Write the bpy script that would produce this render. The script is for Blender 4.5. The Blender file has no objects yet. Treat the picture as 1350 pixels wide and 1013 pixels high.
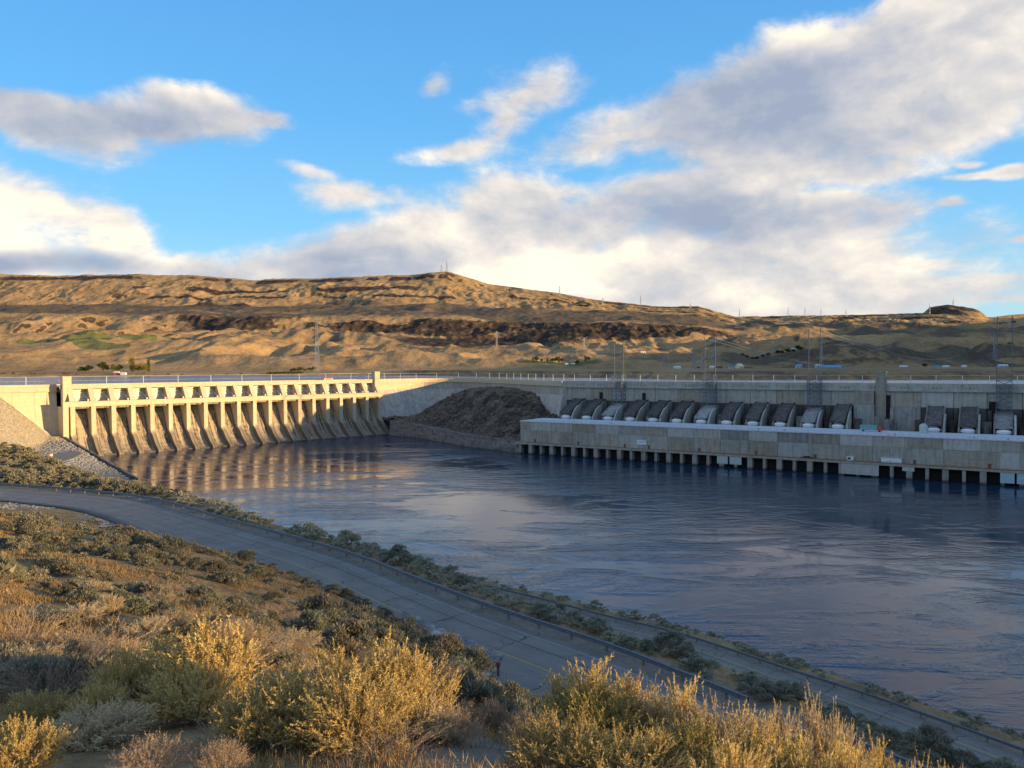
import bpy, math, random
import numpy as np

# ------------------------------------------------------------------ camera, sky, sun, exposure
scene = bpy.context.scene
F_PX, PW, PH = 1020.0, 1350.0, 1013.0
HORIZON, ROLL, EYE = 483.0, 0.0047, 64.0
PITCH = math.atan((PH / 2 - HORIZON) / F_PX)
fwd = np.array([0, math.cos(PITCH), -math.sin(PITCH)])
up0 = np.array([0, math.sin(PITCH), math.cos(PITCH)])
rt0 = np.array([1.0, 0, 0])
rt = rt0 * math.cos(ROLL) - up0 * math.sin(ROLL)
upv = up0 * math.cos(ROLL) + rt0 * math.sin(ROLL)
from mathutils import Matrix, Vector
cam_data = bpy.data.cameras.new("camera")
cam = bpy.data.objects.new("camera", cam_data)
scene.collection.objects.link(cam)
m = Matrix(((rt[0], upv[0], -fwd[0], 0), (rt[1], upv[1], -fwd[1], 0), (rt[2], upv[2], -fwd[2], EYE), (0, 0, 0, 1)))
cam.matrix_world = m
cam_data.sensor_width = 36
cam_data.lens = 36 * F_PX / PW
cam_data.clip_start = 0.1
cam_data.clip_end = 60000
scene.camera = cam

SUN_H = np.array([0.935, -0.355]); SUN_H /= np.linalg.norm(SUN_H)
SUN_EL = math.radians(7.0)
TAN_E = math.tan(SUN_EL)
SUN_COL = (1.0, 0.665, 0.30)
SUN_POWER = 5.0
SKY_STRENGTH = 0.10
EXPOSURE = 0.92

sun_data = bpy.data.lights.new("sun", 'SUN')
sun_data.energy = SUN_POWER
sun_data.angle = math.radians(0.55)
sun_data.color = SUN_COL
sun = bpy.data.objects.new("sun", sun_data)
scene.collection.objects.link(sun)
sd = Vector((SUN_H[0] * math.cos(SUN_EL), SUN_H[1] * math.cos(SUN_EL), math.sin(SUN_EL)))
sun.rotation_euler = sd.to_track_quat('Z', 'Y').to_euler()
sun.location = (300, -200, 300)

scene.view_settings.view_transform = 'Standard'
scene.view_settings.look = 'None'
scene.view_settings.gamma = 1.0
scene.view_settings.exposure = EXPOSURE
scene.view_settings.use_curve_mapping = False
scene.cycles.max_bounces = 5
scene.cycles.diffuse_bounces = 2
scene.cycles.glossy_bounces = 3
scene.cycles.transparent_max_bounces = 4
scene.cycles.use_denoising = True


class NG:
    """small helper to write node graphs"""
    def __init__(self, nt):
        self.nt = nt
    def node(self, kind, **kw):
        n = self.nt.nodes.new(kind)
        for k, v in kw.items():
            setattr(n, k, v)
        return n
    def put(self, sock, v):
        if isinstance(v, bpy.types.NodeSocket):
            self.nt.links.new(v, sock)
        elif v is not None:
            if hasattr(sock.default_value, '__len__') and not hasattr(v, '__len__'):
                sock.default_value = [v] * len(sock.default_value)
            elif hasattr(v, '__len__') and len(sock.default_value) == 4 and len(v) == 3:
                sock.default_value = (*v, 1)
            else:
                sock.default_value = v
    def math(self, op, a, b=None, c=None, clamp=False):
        n = self.node('ShaderNodeMath', operation=op, use_clamp=clamp)
        self.put(n.inputs[0], a)
        if b is not None: self.put(n.inputs[1], b)
        if c is not None: self.put(n.inputs[2], c)
        return n.outputs[0]
    def vmath(self, op, a, b=None):
        n = self.node('ShaderNodeVectorMath', operation=op)
        self.put(n.inputs[0], a)
        if b is not None:
            if op == 'SCALE': self.put(n.inputs[3], b)
            else: self.put(n.inputs[1], b)
        return n.outputs['Value'] if op in ('LENGTH', 'DOT_PRODUCT', 'DISTANCE') else n.outputs[0]
    def smooth(self, v, lo, hi, to0=0.0, to1=1.0):
        n = self.node('ShaderNodeMapRange', interpolation_type='SMOOTHSTEP')
        self.put(n.inputs['Value'], v)
        self.put(n.inputs['From Min'], lo); self.put(n.inputs['From Max'], hi)
        self.put(n.inputs['To Min'], to0); self.put(n.inputs['To Max'], to1)
        return n.outputs['Result']
    def noise(self, vec, scale, detail=4, rough=0.55, dist=0.0, lac=2.0):
        n = self.node('ShaderNodeTexNoise')
        n.noise_dimensions = '3D'
        self.put(n.inputs['Vector'], vec)
        n.inputs['Scale'].default_value = scale
        n.inputs['Detail'].default_value = detail
        n.inputs['Roughness'].default_value = rough
        n.inputs['Distortion'].default_value = dist
        n.inputs['Lacunarity'].default_value = lac
        return n.outputs['Fac']
    def mix(self, fac, a, b, blend='MIX'):
        n = self.node('ShaderNodeMix', data_type='RGBA', blend_type=blend)
        self.put(n.inputs[0], fac); self.put(n.inputs[6], a); self.put(n.inputs[7], b)
        return n.outputs[2]
    def scale3(self, vec, s):
        return self.vmath('MULTIPLY', vec, s)


# ---- world: Nishita sky with clouds laid out by direction
world = bpy.data.worlds.new("World")
scene.world = world
world.use_nodes = True
world.node_tree.nodes.clear()
g = NG(world.node_tree)
sky = g.node('ShaderNodeTexSky', sky_type='NISHITA', sun_disc=False)
sky.sun_elevation = SUN_EL
sky.sun_rotation = math.atan2(SUN_H[0], SUN_H[1])
sky.altitude = 250
sky.air_density = 1.0
sky.dust_density = 0.35
sky.ozone_density = 2.2
tc = g.node('ShaderNodeTexCoord')
D = g.vmath('NORMALIZE', tc.outputs['Generated'])
sep = g.node('ShaderNodeSeparateXYZ'); g.put(sep.inputs[0], D)
az = g.math('ARCTAN2', sep.outputs[0], sep.outputs[1])
el = g.math('ARCSINE', sep.outputs[2])
comb = g.node('ShaderNodeCombineXYZ')
g.put(comb.inputs[0], az); g.put(comb.inputs[1], el)
AE = comb.outputs[0]
def dir_of(px, py):
    u = (px - 675) / F_PX; v = (HORIZON - ROLL * (px - 675) - py) / F_PX
    a = math.atan(u)
    return a, math.atan(v * math.cos(a))
# noise lookup: stretched so that clouds lie in layers
Dn = g.scale3(D, (1.0, 1.0, 1.75))
warp = g.node('ShaderNodeTexNoise'); g.put(warp.inputs['Vector'], Dn)
warp.inputs['Scale'].default_value = 3.2; warp.inputs['Detail'].default_value = 3
wv = g.vmath('SUBTRACT', warp.outputs['Color'], (0.5, 0.5, 0.5))
Dw = g.vmath('ADD', Dn, g.vmath('SCALE', wv, 0.10))
n1 = g.noise(Dw, 5.0, 9, 0.56)
off = np.array([SUN_H[0] * 0.022, 0.0, 0.060])
n2 = g.noise(g.vmath('ADD', Dw, tuple(off)), 5.0, 5, 0.5)
nf = g.noise(Dw, 15.0, 7, 0.62)
AEw = g.vmath('ADD', AE, g.vmath('SCALE', wv, 0.07))
# px, py, rx, ry, rotation in degrees, weight
BLOBS = [
    (60, 158, 150, 40, -8, 1.0), (170, 165, 130, 32, 0, 1.0), (270, 155, 110, 36, 0, 1.0), (345, 160, 70, 18, 0, 0.8), (20, 140, 100, 26, 0, 0.9),
    (40, 325, 175, 105, -20, 1.6), (130, 335, 135, 75, -25, 1.4), (-110, 310, 170, 100, 0, 1.2), (150, 362, 260, 26, 0, 0.9), (290, 360, 160, 26, 0, 0.9),
    (560, 345, 210, 75, 10, 1.3), (680, 318, 120, 90, 0, 1.3), (440, 352, 180, 46, 8, 1.0), (730, 375, 170, 60, 0, 1.3), (770, 330, 120, 70, 0, 1.1),
    (690, 130, 70, 24, 8, 0.58), (675, 158, 40, 30, 30, 0.5), (615, 200, 75, 20, 6, 0.56), (665, 187, 40, 13, 20, 0.5), (400, 228, 60, 14, -14, 0.5), (450, 262, 95, 22, -4, 0.62), (577, 113, 20, 10, 0, 0.38), (740, 265, 90, 16, 5, 0.5),
    (1060, 110, 220, 70, 14, 1.3), (1230, 60, 220, 105, 22, 1.5), (1340, 20, 160, 60, 0, 1.2), (1190, 165, 230, 62, 8, 1.3), (920, 150, 170, 48, 10, 1.0), (1040, 175, 210, 55, 0, 1.1), (1280, 110, 130, 60, 0, 1.2),
    (1000, 250, 240, 50, 8, 1.1), (1110, 235, 150, 32, 5, 1.0), (860, 280, 150, 52, 12, 1.1), (1070, 305, 170, 52, 2, 1.3), (960, 310, 200, 60, 0, 1.2), (800, 190, 110, 24, 10, 0.45), (1000, 205, 160, 30, 0, 0.8),
    (900, 370, 380, 62, 3, 1.4), (1080, 392, 330, 34, 0, 1.2), (1190, 352, 150, 18, -6, 0.7), (1310, 372, 170, 13, 0, 0.6), (1320, 400, 250, 12, 0, 0.6),
    (1340, 224, 60, 13, 0, 0.9), (1280, 232, 60, 8, 0, 0.7), (1245, 275, 30, 10, 0, 0.7), (1275, 214, 24, 7, 0, 0.6), (1340, 322, 24, 8, 0, 0.7),
]
dens = None
for (px, py, rx, ry, rot, w) in BLOBS:
    a0, e0 = dir_of(px, py)
    mp = g.node('ShaderNodeMapping', vector_type='TEXTURE')
    g.put(mp.inputs['Vector'], AEw)
    mp.inputs['Location'].default_value = (a0, e0, 0)
    mp.inputs['Rotation'].default_value = (0, 0, math.radians(rot))
    ca = math.cos(a0)
    mp.inputs['Scale'].default_value = (rx / F_PX * ca * ca * 1.05, ry / F_PX * ca, 1)
    ln = g.vmath('LENGTH', mp.outputs[0])
    b = g.math('MULTIPLY', g.math('SUBTRACT', 1.0, ln), w)
    b = g.math('MINIMUM', g.math('MAXIMUM', b, -0.6), 0.62)
    dens = b if dens is None else g.node_smax(dens, b) if hasattr(g, 'node_smax') else g.math('SMOOTH_MAX', dens, b, 0.22)
# thin cloud everywhere else, so that the sky goes on outside the picture
aaz = g.math('ABSOLUTE', g.math('ADD', az, 0.0))
outside = g.smooth(aaz, 0.62, 1.0)
low = g.noise(D, 2.2, 2, 0.5)
ob = g.math('SUBTRACT', g.math('MULTIPLY', g.math('SUBTRACT', low, 0.47), 2.4), 0.05)
hi_el = g.smooth(el, 0.46, 0.75)
outside = g.math('MAXIMUM', outside, hi_el)
mixd = g.node('ShaderNodeMix', data_type='FLOAT')
g.put(mixd.inputs[0], outside); g.put(mixd.inputs[2], dens); g.put(mixd.inputs[3], ob)
dens = mixd.outputs[0]
raw = g.math('ADD', g.math('MULTIPLY', dens, 0.95), g.math('MULTIPLY', g.math('SUBTRACT', n1, 0.5), 1.45))
raw = g.math('ADD', raw, g.math('MULTIPLY', g.math('SUBTRACT', nf, 0.5), 0.95))
alpha = g.smooth(raw, -0.10, 0.52)
thick = g.smooth(raw, 0.22, 0.95)
nf2 = g.noise(g.vmath('ADD', Dw, tuple(off * 0.35)), 15.0, 4, 0.55)
relief = g.math('ADD', g.math('MULTIPLY', g.math('SUBTRACT', n1, n2), 1.9), g.math('MULTIPLY', g.math('SUBTRACT', nf, nf2), 0.6))
light = g.math('ADD', 0.62, relief)
light = g.math('SUBTRACT', light, g.math('MULTIPLY', thick, 0.16))
light = g.math('ADD', light, g.math('MULTIPLY', g.math('SUBTRACT', nf, 0.5), 0.25))
# parts of the cloud deck that stand in full sun, and parts that lie in the shade of others
def soft_blob(px, py, rx, ry, rot=0):
    a0, e0 = dir_of(px, py)
    mp = g.node('ShaderNodeMapping', vector_type='TEXTURE')
    g.put(mp.inputs['Vector'], AEw)
    mp.inputs['Location'].default_value = (a0, e0, 0)
    mp.inputs['Rotation'].default_value = (0, 0, math.radians(rot))
    mp.inputs['Scale'].default_value = (rx / F_PX * math.cos(a0) ** 2, ry / F_PX * math.cos(a0), 1)
    return g.smooth(g.vmath('LENGTH', mp.outputs[0]), 1.25, 0.1)
for (px, py, rx, ry, rot, amt) in [(70, 300, 230, 75, -10, 0.48), (725, 362, 150, 55, 0, 0.42), (620, 300, 160, 40, 15, 0.12),
                                   (1000, 375, 260, 35, 0, 0.10), (1230, 160, 220, 90, 20, -0.04), (1120, 60, 220, 90, 20, -0.08), (1010, 170, 160, 40, 5, -0.10),
                                   (150, 160, 340, 60, -4, -0.45), (960, 150, 190, 70, 12, -0.42), (900, 290, 150, 60, 0, -0.22),
                                   (1060, 305, 150, 35, 2, -0.20), (420, 350, 160, 60, 0, -0.22), (60, 358, 240, 18, 0, -0.75),
                                   (850, 380, 130, 28, 0, -0.25), (500, 330, 160, 50, 0, -0.05)]:
    light = g.math('ADD', light, g.math('MULTIPLY', soft_blob(px, py, rx, ry, rot), amt))
light = g.math('MINIMUM', g.math('MAXIMUM', light, 0.0), 1.0)
CS = 0.78 / SKY_STRENGTH
ramp = g.node('ShaderNodeValToRGB')
g.put(ramp.inputs[0], light)
els = ramp.color_ramp.elements
els[0].position = 0.0; els[0].color = (0.25, 0.29, 0.38, 1)
els[1].position = 1.0; els[1].color = (0.93, 0.80, 0.60, 1)
for p, c in ((0.3, (0.37, 0.385, 0.43)), (0.55, (0.52, 0.495, 0.48)), (0.78, (0.68, 0.62, 0.55))):
    e = els.new(p); e.color = (*c, 1)
ccol = g.vmath('SCALE', ramp.outputs[0], CS)
# the clear sky
hs = g.node('ShaderNodeHueSaturation')
hs.inputs['Saturation'].default_value = 1.0
g.put(hs.inputs['Color'], sky.outputs[0])
SKY_GAIN = (0.65, 1.3, 1.9)
nish = g.vmath('MULTIPLY', hs.outputs[0], SKY_GAIN)
gr = g.node('ShaderNodeValToRGB')
g.put(gr.inputs[0], g.math('MAXIMUM', el, 0.0))
ge = gr.color_ramp.elements
ge[0].position = 0.0; ge[0].color = (0.44, 0.55, 0.58, 1)
ge[1].position = 1.0; ge[1].color = (0.04, 0.17, 0.45, 1)
for p, c in ((0.08, (0.33, 0.53, 0.64)), (0.17, (0.19, 0.45, 0.68)), (0.30, (0.115, 0.36, 0.66)), (0.46, (0.085, 0.285, 0.60))):
    e = ge.new(p); e.color = (*c, 1)
clear = g.mix(0.82, nish, g.vmath('SCALE', gr.outputs[0], 0.76 / SKY_STRENGTH))
fin = g.mix(g.math('MULTIPLY', alpha, 0.97), clear, ccol)
bg = g.node('ShaderNodeBackground')
g.put(bg.inputs[0], fin)
bg.inputs[1].default_value = SKY_STRENGTH
wo = g.node('ShaderNodeOutputWorld')
world.node_tree.links.new(bg.outputs[0], wo.inputs[0])
world.cycles.sampling_method = 'MANUAL'
world.cycles.sample_map_resolution = 512

# ------------------------------------------------------------------ helpers
rng = np.random.default_rng(7)
C = scene.collection

def pix(px, py, z):
    """point on the level z seen at photo pixel px, py"""
    d = fwd + rt * ((px - PW / 2) / F_PX) + upv * ((PH / 2 - py) / F_PX)
    t = (z - EYE) / d[2]
    return np.array([d[0] * t, d[1] * t, z])

def at(px, depth):
    return np.array([(px - 675) / F_PX * depth, depth])

def elev(py, depth, px=675):
    return EYE + (HORIZON - ROLL * (px - 675) - py) * depth / F_PX

def mesh_obj(name, verts, faces, mats=None, parent=None, mat_idx=None, smooth=False, attrs=None):
    me = bpy.data.meshes.new(name)
    verts = np.asarray(verts, dtype=np.float32).reshape(-1, 3)
    if isinstance(faces, np.ndarray):
        n, k = faces.shape
        me.vertices.add(len(verts)); me.vertices.foreach_set('co', verts.ravel())
        me.loops.add(n * k); me.loops.foreach_set('vertex_index', faces.astype(np.int32).ravel())
        me.polygons.add(n); me.polygons.foreach_set('loop_start', np.arange(0, n * k, k, dtype=np.int32))
        me.polygons.foreach_set('loop_total', np.full(n, k, dtype=np.int32))
        me.update(calc_edges=True)
    else:
        me.from_pydata(verts.tolist(), [], faces)
        me.update()
    if mats is not None:
        for mm in (mats if isinstance(mats, (list, tuple)) else [mats]):
            me.materials.append(mm)
    if mat_idx is not None:
        me.polygons.foreach_set('material_index', np.asarray(mat_idx, dtype=np.int32))
    if smooth:
        me.polygons.foreach_set('use_smooth', np.ones(len(me.polygons), dtype=bool))
    if attrs:
        for k, v in attrs.items():
            v = np.asarray(v, dtype=np.float32)
            if v.ndim == 1:
                a = me.attributes.new(k, 'FLOAT', 'POINT'); a.data.foreach_set('value', v)
            else:
                a = me.attributes.new(k, 'FLOAT_VECTOR', 'POINT'); a.data.foreach_set('vector', v.ravel())
    o = bpy.data.objects.new(name, me)
    C.objects.link(o)
    if parent is not None:
        o.parent = parent
    return o

def tag(o, label, cat, group=None):
    o['label'] = label; o['category'] = cat
    if group: o['group'] = group
    return o

def thing(name, label, cat, loc=(0, 0, 0), rz=0.0, group=None):
    o = bpy.data.objects.new(name, None); C.objects.link(o)
    o.location = loc; o.rotation_euler = (0, 0, rz)
    return tag(o, label, cat, group)

def copy_tree(o, parent=None):
    c = o.copy(); C.objects.link(c)
    if parent is not None: c.parent = parent
    for ch in list(o.children): copy_tree(ch, c)
    return c

class MB:
    """collects shapes into one mesh"""
    def __init__(self):
        self.v = []; self.f = []; self.n = 0; self.mi = []
    def add(self, vs, fs, mi=0):
        vs = [tuple(map(float, p)) for p in vs]
        self.v += vs; self.f += [tuple(i + self.n for i in f) for f in fs]; self.mi += [mi] * len(fs); self.n += len(vs)
    def box(self, x0, x1, y0, y1, z0, z1, mi=0):
        self.add([(x0, y0, z0), (x1, y0, z0), (x1, y1, z0), (x0, y1, z0), (x0, y0, z1), (x1, y0, z1), (x1, y1, z1), (x0, y1, z1)],
                 [(0, 3, 2, 1), (4, 5, 6, 7), (0, 1, 5, 4), (1, 2, 6, 5), (2, 3, 7, 6), (3, 0, 4, 7)], mi)
    def bar(self, a, b, w, h=None, mi=0, up=(0, 0, 1)):
        a = np.array(a, float); b = np.array(b, float); h = h or w
        d = b - a; L = np.linalg.norm(d)
        if L < 1e-6: return
        d /= L; u = np.array(up, float)
        s = np.cross(d, u)
        if np.linalg.norm(s) < 1e-3: s = np.cross(d, (1, 0, 0))
        s /= np.linalg.norm(s); t = np.cross(s, d)
        vs = [p + s * i * w / 2 + t * j * h / 2 for p in (a, b) for i, j in ((-1, -1), (1, -1), (1, 1), (-1, 1))]
        self.add(vs, [(0, 1, 2, 3), (7, 6, 5, 4), (0, 4, 5, 1), (1, 5, 6, 2), (2, 6, 7, 3), (3, 7, 4, 0)], mi)
    def prism(self, prof, x0, x1, mi=0):
        """profile in (y, z) extruded along x"""
        n = len(prof)
        vs = [(x0, p[0], p[1]) for p in prof] + [(x1, p[0], p[1]) for p in prof]
        fs = [tuple(range(n)), tuple(range(2 * n - 1, n - 1, -1))]
        fs += [(i, i + n, (i + 1) % n + n, (i + 1) % n) for i in range(n)]
        self.add(vs, fs, mi)
    def tube(self, pts, rad, seg=8, mi=0, cap=True):
        pts = [np.array(p, float) for p in pts]
        rad = rad if hasattr(rad, '__len__') else [rad] * len(pts)
        rings = []
        for i, p in enumerate(pts):
            d = pts[min(i + 1, len(pts) - 1)] - pts[max(i - 1, 0)]; d /= np.linalg.norm(d)
            s = np.cross(d, (0, 0, 1.0))
            if np.linalg.norm(s) < 1e-3: s = np.cross(d, (1.0, 0, 0))
            s /= np.linalg.norm(s); t = np.cross(s, d)
            rings.append([p + rad[i] * (math.cos(2 * math.pi * k / seg) * s + math.sin(2 * math.pi * k / seg) * t) for k in range(seg)])
        vs = [q for r in rings for q in r]
        fs = [(i * seg + k, i * seg + (k + 1) % seg, (i + 1) * seg + (k + 1) % seg, (i + 1) * seg + k) for i in range(len(pts) - 1) for k in range(seg)]
        if cap: fs += [tuple(range(seg - 1, -1, -1)), tuple(range((len(pts) - 1) * seg, len(pts) * seg))]
        self.add(vs, fs, mi)
    def build(self, name, mats, parent=None, smooth=False):
        return mesh_obj(name, self.v, self.f, mats, parent, self.mi, smooth)

# ---- value noise
def _hash(ix, iy, seed):
    h = (ix.astype(np.int64) * 374761393 + iy.astype(np.int64) * 668265263 + seed * 1442695041) & 0xFFFFFFFF
    h = ((h ^ (h >> 13)) * 1274126177) & 0xFFFFFFFF
    return ((h ^ (h >> 16)) & 0xFFFFFF) / float(0xFFFFFF)
def vnoise(x, y, seed=0):
    ix = np.floor(x); iy = np.floor(y); fx = x - ix; fy = y - iy
    fx = fx * fx * fx * (fx * (fx * 6 - 15) + 10); fy = fy * fy * fy * (fy * (fy * 6 - 15) + 10)
    a = _hash(ix, iy, seed); b = _hash(ix + 1, iy, seed); c = _hash(ix, iy + 1, seed); d = _hash(ix + 1, iy + 1, seed)
    return (a * (1 - fx) + b * fx) * (1 - fy) + (c * (1 - fx) + d * fx) * fy
def fbm(x, y, oct=5, seed=0, gain=0.5, ridged=False):
    x = np.asarray(x, float); y = np.asarray(y, float)
    s = 0; a = 1; t = 0
    for i in range(oct):
        n = vnoise(x * math.cos(i) + y * math.sin(i), y * math.cos(i) - x * math.sin(i), seed + i * 17)
        if ridged: n = 1 - np.abs(2 * n - 1)
        s = s + a * n; t += a; a *= gain; x = x * 2.03 + 5.1; y = y * 2.03 + 1.7
    return s / t
def sstep(x, a, b):
    t = np.clip((x - a) / (b - a), 0, 1); return t * t * (3 - 2 * t)

# ------------------------------------------------------------------ materials
def new_mat(name):
    mt = bpy.data.materials.new(name); mt.use_nodes = True
    nt = mt.node_tree; nt.nodes.clear()
    gg = NG(nt)
    out = gg.node('ShaderNodeOutputMaterial'); bs = gg.node('ShaderNodeBsdfPrincipled')
    nt.links.new(bs.outputs[0], out.inputs[0])
    return mt, gg, bs
def ramp_of(gg, fac, stops):
    r = gg.node('ShaderNodeValToRGB'); gg.put(r.inputs[0], fac)
    e = r.color_ramp.elements
    e[0].position, e[0].color = stops[0][0], (*stops[0][1], 1)
    e[1].position, e[1].color = stops[-1][0], (*stops[-1][1], 1)
    for p, c in stops[1:-1]:
        q = e.new(p); q.color = (*c, 1)
    return r.outputs[0]
def bump(gg, bs, h, strength, dist):
    b = gg.node('ShaderNodeBump'); gg.put(b.inputs['Height'], h)
    b.inputs['Strength'].default_value = strength; b.inputs['Distance'].default_value = dist
    gg.put(bs.inputs['Normal'], b.outputs[0])
def simple(name, cols, scale=3.0, rough=0.85, metal=0.0, bumpd=0.0, detail=5, spec=0.3, rand=0.0):
    mt, gg, bs = new_mat(name)
    co = gg.node('ShaderNodeTexCoord').outputs['Object']
    n = gg.noise(co, scale, detail, 0.6)
    if len(cols) == 1: cols = [tuple(c * 0.82 for c in cols[0]), tuple(c * 1.18 for c in cols[0])]
    k = len(cols)
    c = ramp_of(gg, n, [(0.3 + 0.4 * i / (k - 1), cols[i]) for i in range(k)])
    if rand:
        oi = gg.node('ShaderNodeObjectInfo')
        mr = gg.math('ADD', 1 - rand, gg.math('MULTIPLY', oi.outputs['Random'], 2 * rand))
        c = gg.vmath('SCALE', c, mr)
    gg.put(bs.inputs['Base Color'], c)
    bs.inputs['Roughness'].default_value = rough; bs.inputs['Metallic'].default_value = metal
    bs.inputs['Specular IOR Level'].default_value = spec
    if bumpd: bump(gg, bs, n, 1.0, bumpd)
    return mt
def concrete(name, light, dark, stain=0.5, streak=(0.7, 0.7, 0.05), sscale=1.0, waterline=None, rand=0.06, top_dark=0.0, lift=2.6):
    """cast concrete: mottled, with vertical run-off streaks and lift lines"""
    mt, gg, bs = new_mat(name)
    co0 = gg.node('ShaderNodeTexCoord').outputs['Object']
    oi0 = gg.node('ShaderNodeObjectInfo')
    co = gg.vmath('ADD', co0, gg.vmath('SCALE', (31.0, 17.0, 0.0), oi0.outputs['Random']))
    n = gg.noise(co, 0.35, 8, 0.62)
    st = gg.noise(gg.scale3(co, streak), sscale, 6, 0.6)
    fine = gg.noise(co, 2.5, 5, 0.65)
    a = gg.math('ADD', gg.math('MULTIPLY', n, 0.45), gg.math('MULTIPLY', fine, 0.3))
    a = gg.math('ADD', a, gg.math('MULTIPLY', st, stain))
    tot = 0.5 * (0.75 + stain)
    c = ramp_of(gg, a, [(max(tot - 0.20, 0), light), (tot, tuple((l * 0.6 + d * 0.4) for l, d in zip(light, dark))), (tot + 0.20, dark)])
    sp = gg.node('ShaderNodeSeparateXYZ'); gg.put(sp.inputs[0], co0)
    # form-lift lines
    w = gg.math('FRACT', gg.math('DIVIDE', sp.outputs[2], lift))
    ln = gg.smooth(gg.math('ABSOLUTE', gg.math('SUBTRACT', w, 0.5)), 0.46, 0.5, 0.0, 0.28)
    c = gg.mix(ln, c, tuple(d * 0.6 for d in dark))
    if waterline is not None:
        wl = gg.smooth(gg.math('ADD', sp.outputs[2], gg.math('MULTIPLY', st, 1.5)), waterline + 1.6, waterline, 0.0, 0.85)
        c = gg.mix(wl, c, (0.035, 0.033, 0.028))
    oi = gg.node('ShaderNodeObjectInfo')
    mr = gg.math('ADD', 1 - rand, gg.math('MULTIPLY', oi.outputs['Random'], 2 * rand))
    c = gg.vmath('SCALE', c, mr)
    gg.put(bs.inputs['Base Color'], c)
    bs.inputs['Roughness'].default_value = 0.9; bs.inputs['Specular IOR Level'].default_value = 0.25
    bump(gg, bs, fine, 0.6, 0.06)
    return mt

M = {}
M['buff'] = concrete('buff_concrete', (0.60, 0.52, 0.37), (0.38, 0.32, 0.22), 0.25)
M['chute'] = concrete('stained_chute_concrete', (0.44, 0.37, 0.27), (0.075, 0.06, 0.045), 1.0, (1.3, 0.03, 0.03), 1.0, waterline=0.4)
def pier_mat():
    mt = concrete('spillway_pier_concrete', (0.60, 0.52, 0.37), (0.38, 0.32, 0.22), 0.25)
    nt = mt.node_tree; gg = NG(nt)
    bs = [n for n in nt.nodes if n.type == 'BSDF_PRINCIPLED'][0]
    old = bs.inputs['Base Color'].links[0].from_socket
    co = gg.node('ShaderNodeTexCoord').outputs['Object']; sp = gg.node('ShaderNodeSeparateXYZ'); gg.put(sp.inputs[0], co)
    n = gg.noise(co, 0.5, 6, 0.6); st = gg.noise(gg.scale3(co, (1.5, 0.03, 0.03)), 1.0, 5, 0.6)
    lvl = gg.math('ADD', sp.outputs[2], gg.math('MULTIPLY', gg.math('SUBTRACT', n, 0.5), 7.0))
    wet = ramp_of(gg, st, [(0.3, (0.26, 0.215, 0.155)), (0.7, (0.09, 0.075, 0.058))])
    gg.put(bs.inputs['Base Color'], gg.mix(gg.smooth(lvl, 16.5, 11.5, 0.0, 0.9), old, wet))
    return mt
M['pier'] = pier_mat()
M['gate'] = simple('pale_gate_steel', [(0.60, 0.55, 0.46), (0.72, 0.67, 0.57)], 0.7, 0.6)
M['grey'] = concrete('grey_concrete', (0.48, 0.46, 0.40), (0.22, 0.205, 0.175), 0.6, rand=0.12)
M['grey2'] = concrete('pale_patched_concrete', (0.54, 0.52, 0.48), (0.28, 0.27, 0.25), 0.5, rand=0.12)
M['grey3'] = concrete('brownish_concrete', (0.43, 0.39, 0.31), (0.19, 0.165, 0.13), 0.6, rand=0.12)
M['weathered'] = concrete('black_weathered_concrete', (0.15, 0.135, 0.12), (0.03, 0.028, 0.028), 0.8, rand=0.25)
M['halfw'] = concrete('streaked_concrete', (0.38, 0.37, 0.34), (0.13, 0.125, 0.12), 0.7, rand=0.15)
M['wallw'] = concrete('wall_white_streaks', (0.50, 0.48, 0.44), (0.25, 0.23, 0.20), 0.8, (0.6, 0.6, 0.04), 0.7)
M['darkwall'] = concrete('dark_river_wall', (0.26, 0.245, 0.22), (0.05, 0.045, 0.04), 0.8, (0.12, 0.12, 0.5), 1.0, waterline=0.2)
M['white'] = simple('white_paint', [(0.74, 0.76, 0.78), (0.82, 0.83, 0.84)], 1.5, 0.5)
M['palepaint'] = simple('pale_steel_paint', [(0.62, 0.62, 0.60), (0.7, 0.7, 0.68)], 1.5, 0.5)
M['roof'] = simple('pale_roof_membrane', [(0.50, 0.52, 0.53), (0.64, 0.66, 0.67)], 0.3, 0.7)
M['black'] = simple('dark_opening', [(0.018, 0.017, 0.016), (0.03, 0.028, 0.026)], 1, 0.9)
M['steel'] = simple('galvanised_steel', [(0.22, 0.25, 0.28), (0.34, 0.37, 0.40)], 1, 0.5, 0.6)
M['bluesteel'] = simple('weathered_lattice_steel', [(0.10, 0.13, 0.16), (0.17, 0.20, 0.23)], 1, 0.6, 0.3)
M['guard'] = simple('dull_guardrail_steel', [(0.13, 0.16, 0.19), (0.22, 0.25, 0.28)], 4, 0.6, 0.4)
M['timber'] = simple('dark_guardrail_post', [(0.17, 0.15, 0.125), (0.24, 0.21, 0.175)], 4, 0.9)
M['rust'] = simple('rust_brown_steel', [(0.13, 0.05, 0.03), (0.22, 0.10, 0.06)], 5, 0.8)
M['redbrown'] = simple('red_brown_paint', [(0.20, 0.10, 0.075), (0.28, 0.16, 0.12)], 2, 0.8)
M['orange'] = simple('orange_plastic', [(0.7, 0.20, 0.06), (0.8, 0.26, 0.09)], 2, 0.6)
M['teal'] = simple('teal_paint', [(0.12, 0.30, 0.30), (0.18, 0.38, 0.38)], 2, 0.5)
M['greenish'] = simple('pale_green_panel', [(0.38, 0.46, 0.42), (0.48, 0.54, 0.50)], 0.6, 0.6)
M['bluepanel'] = simple('pale_blue_panel', [(0.30, 0.44, 0.52), (0.42, 0.54, 0.60)], 0.6, 0.6)
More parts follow.
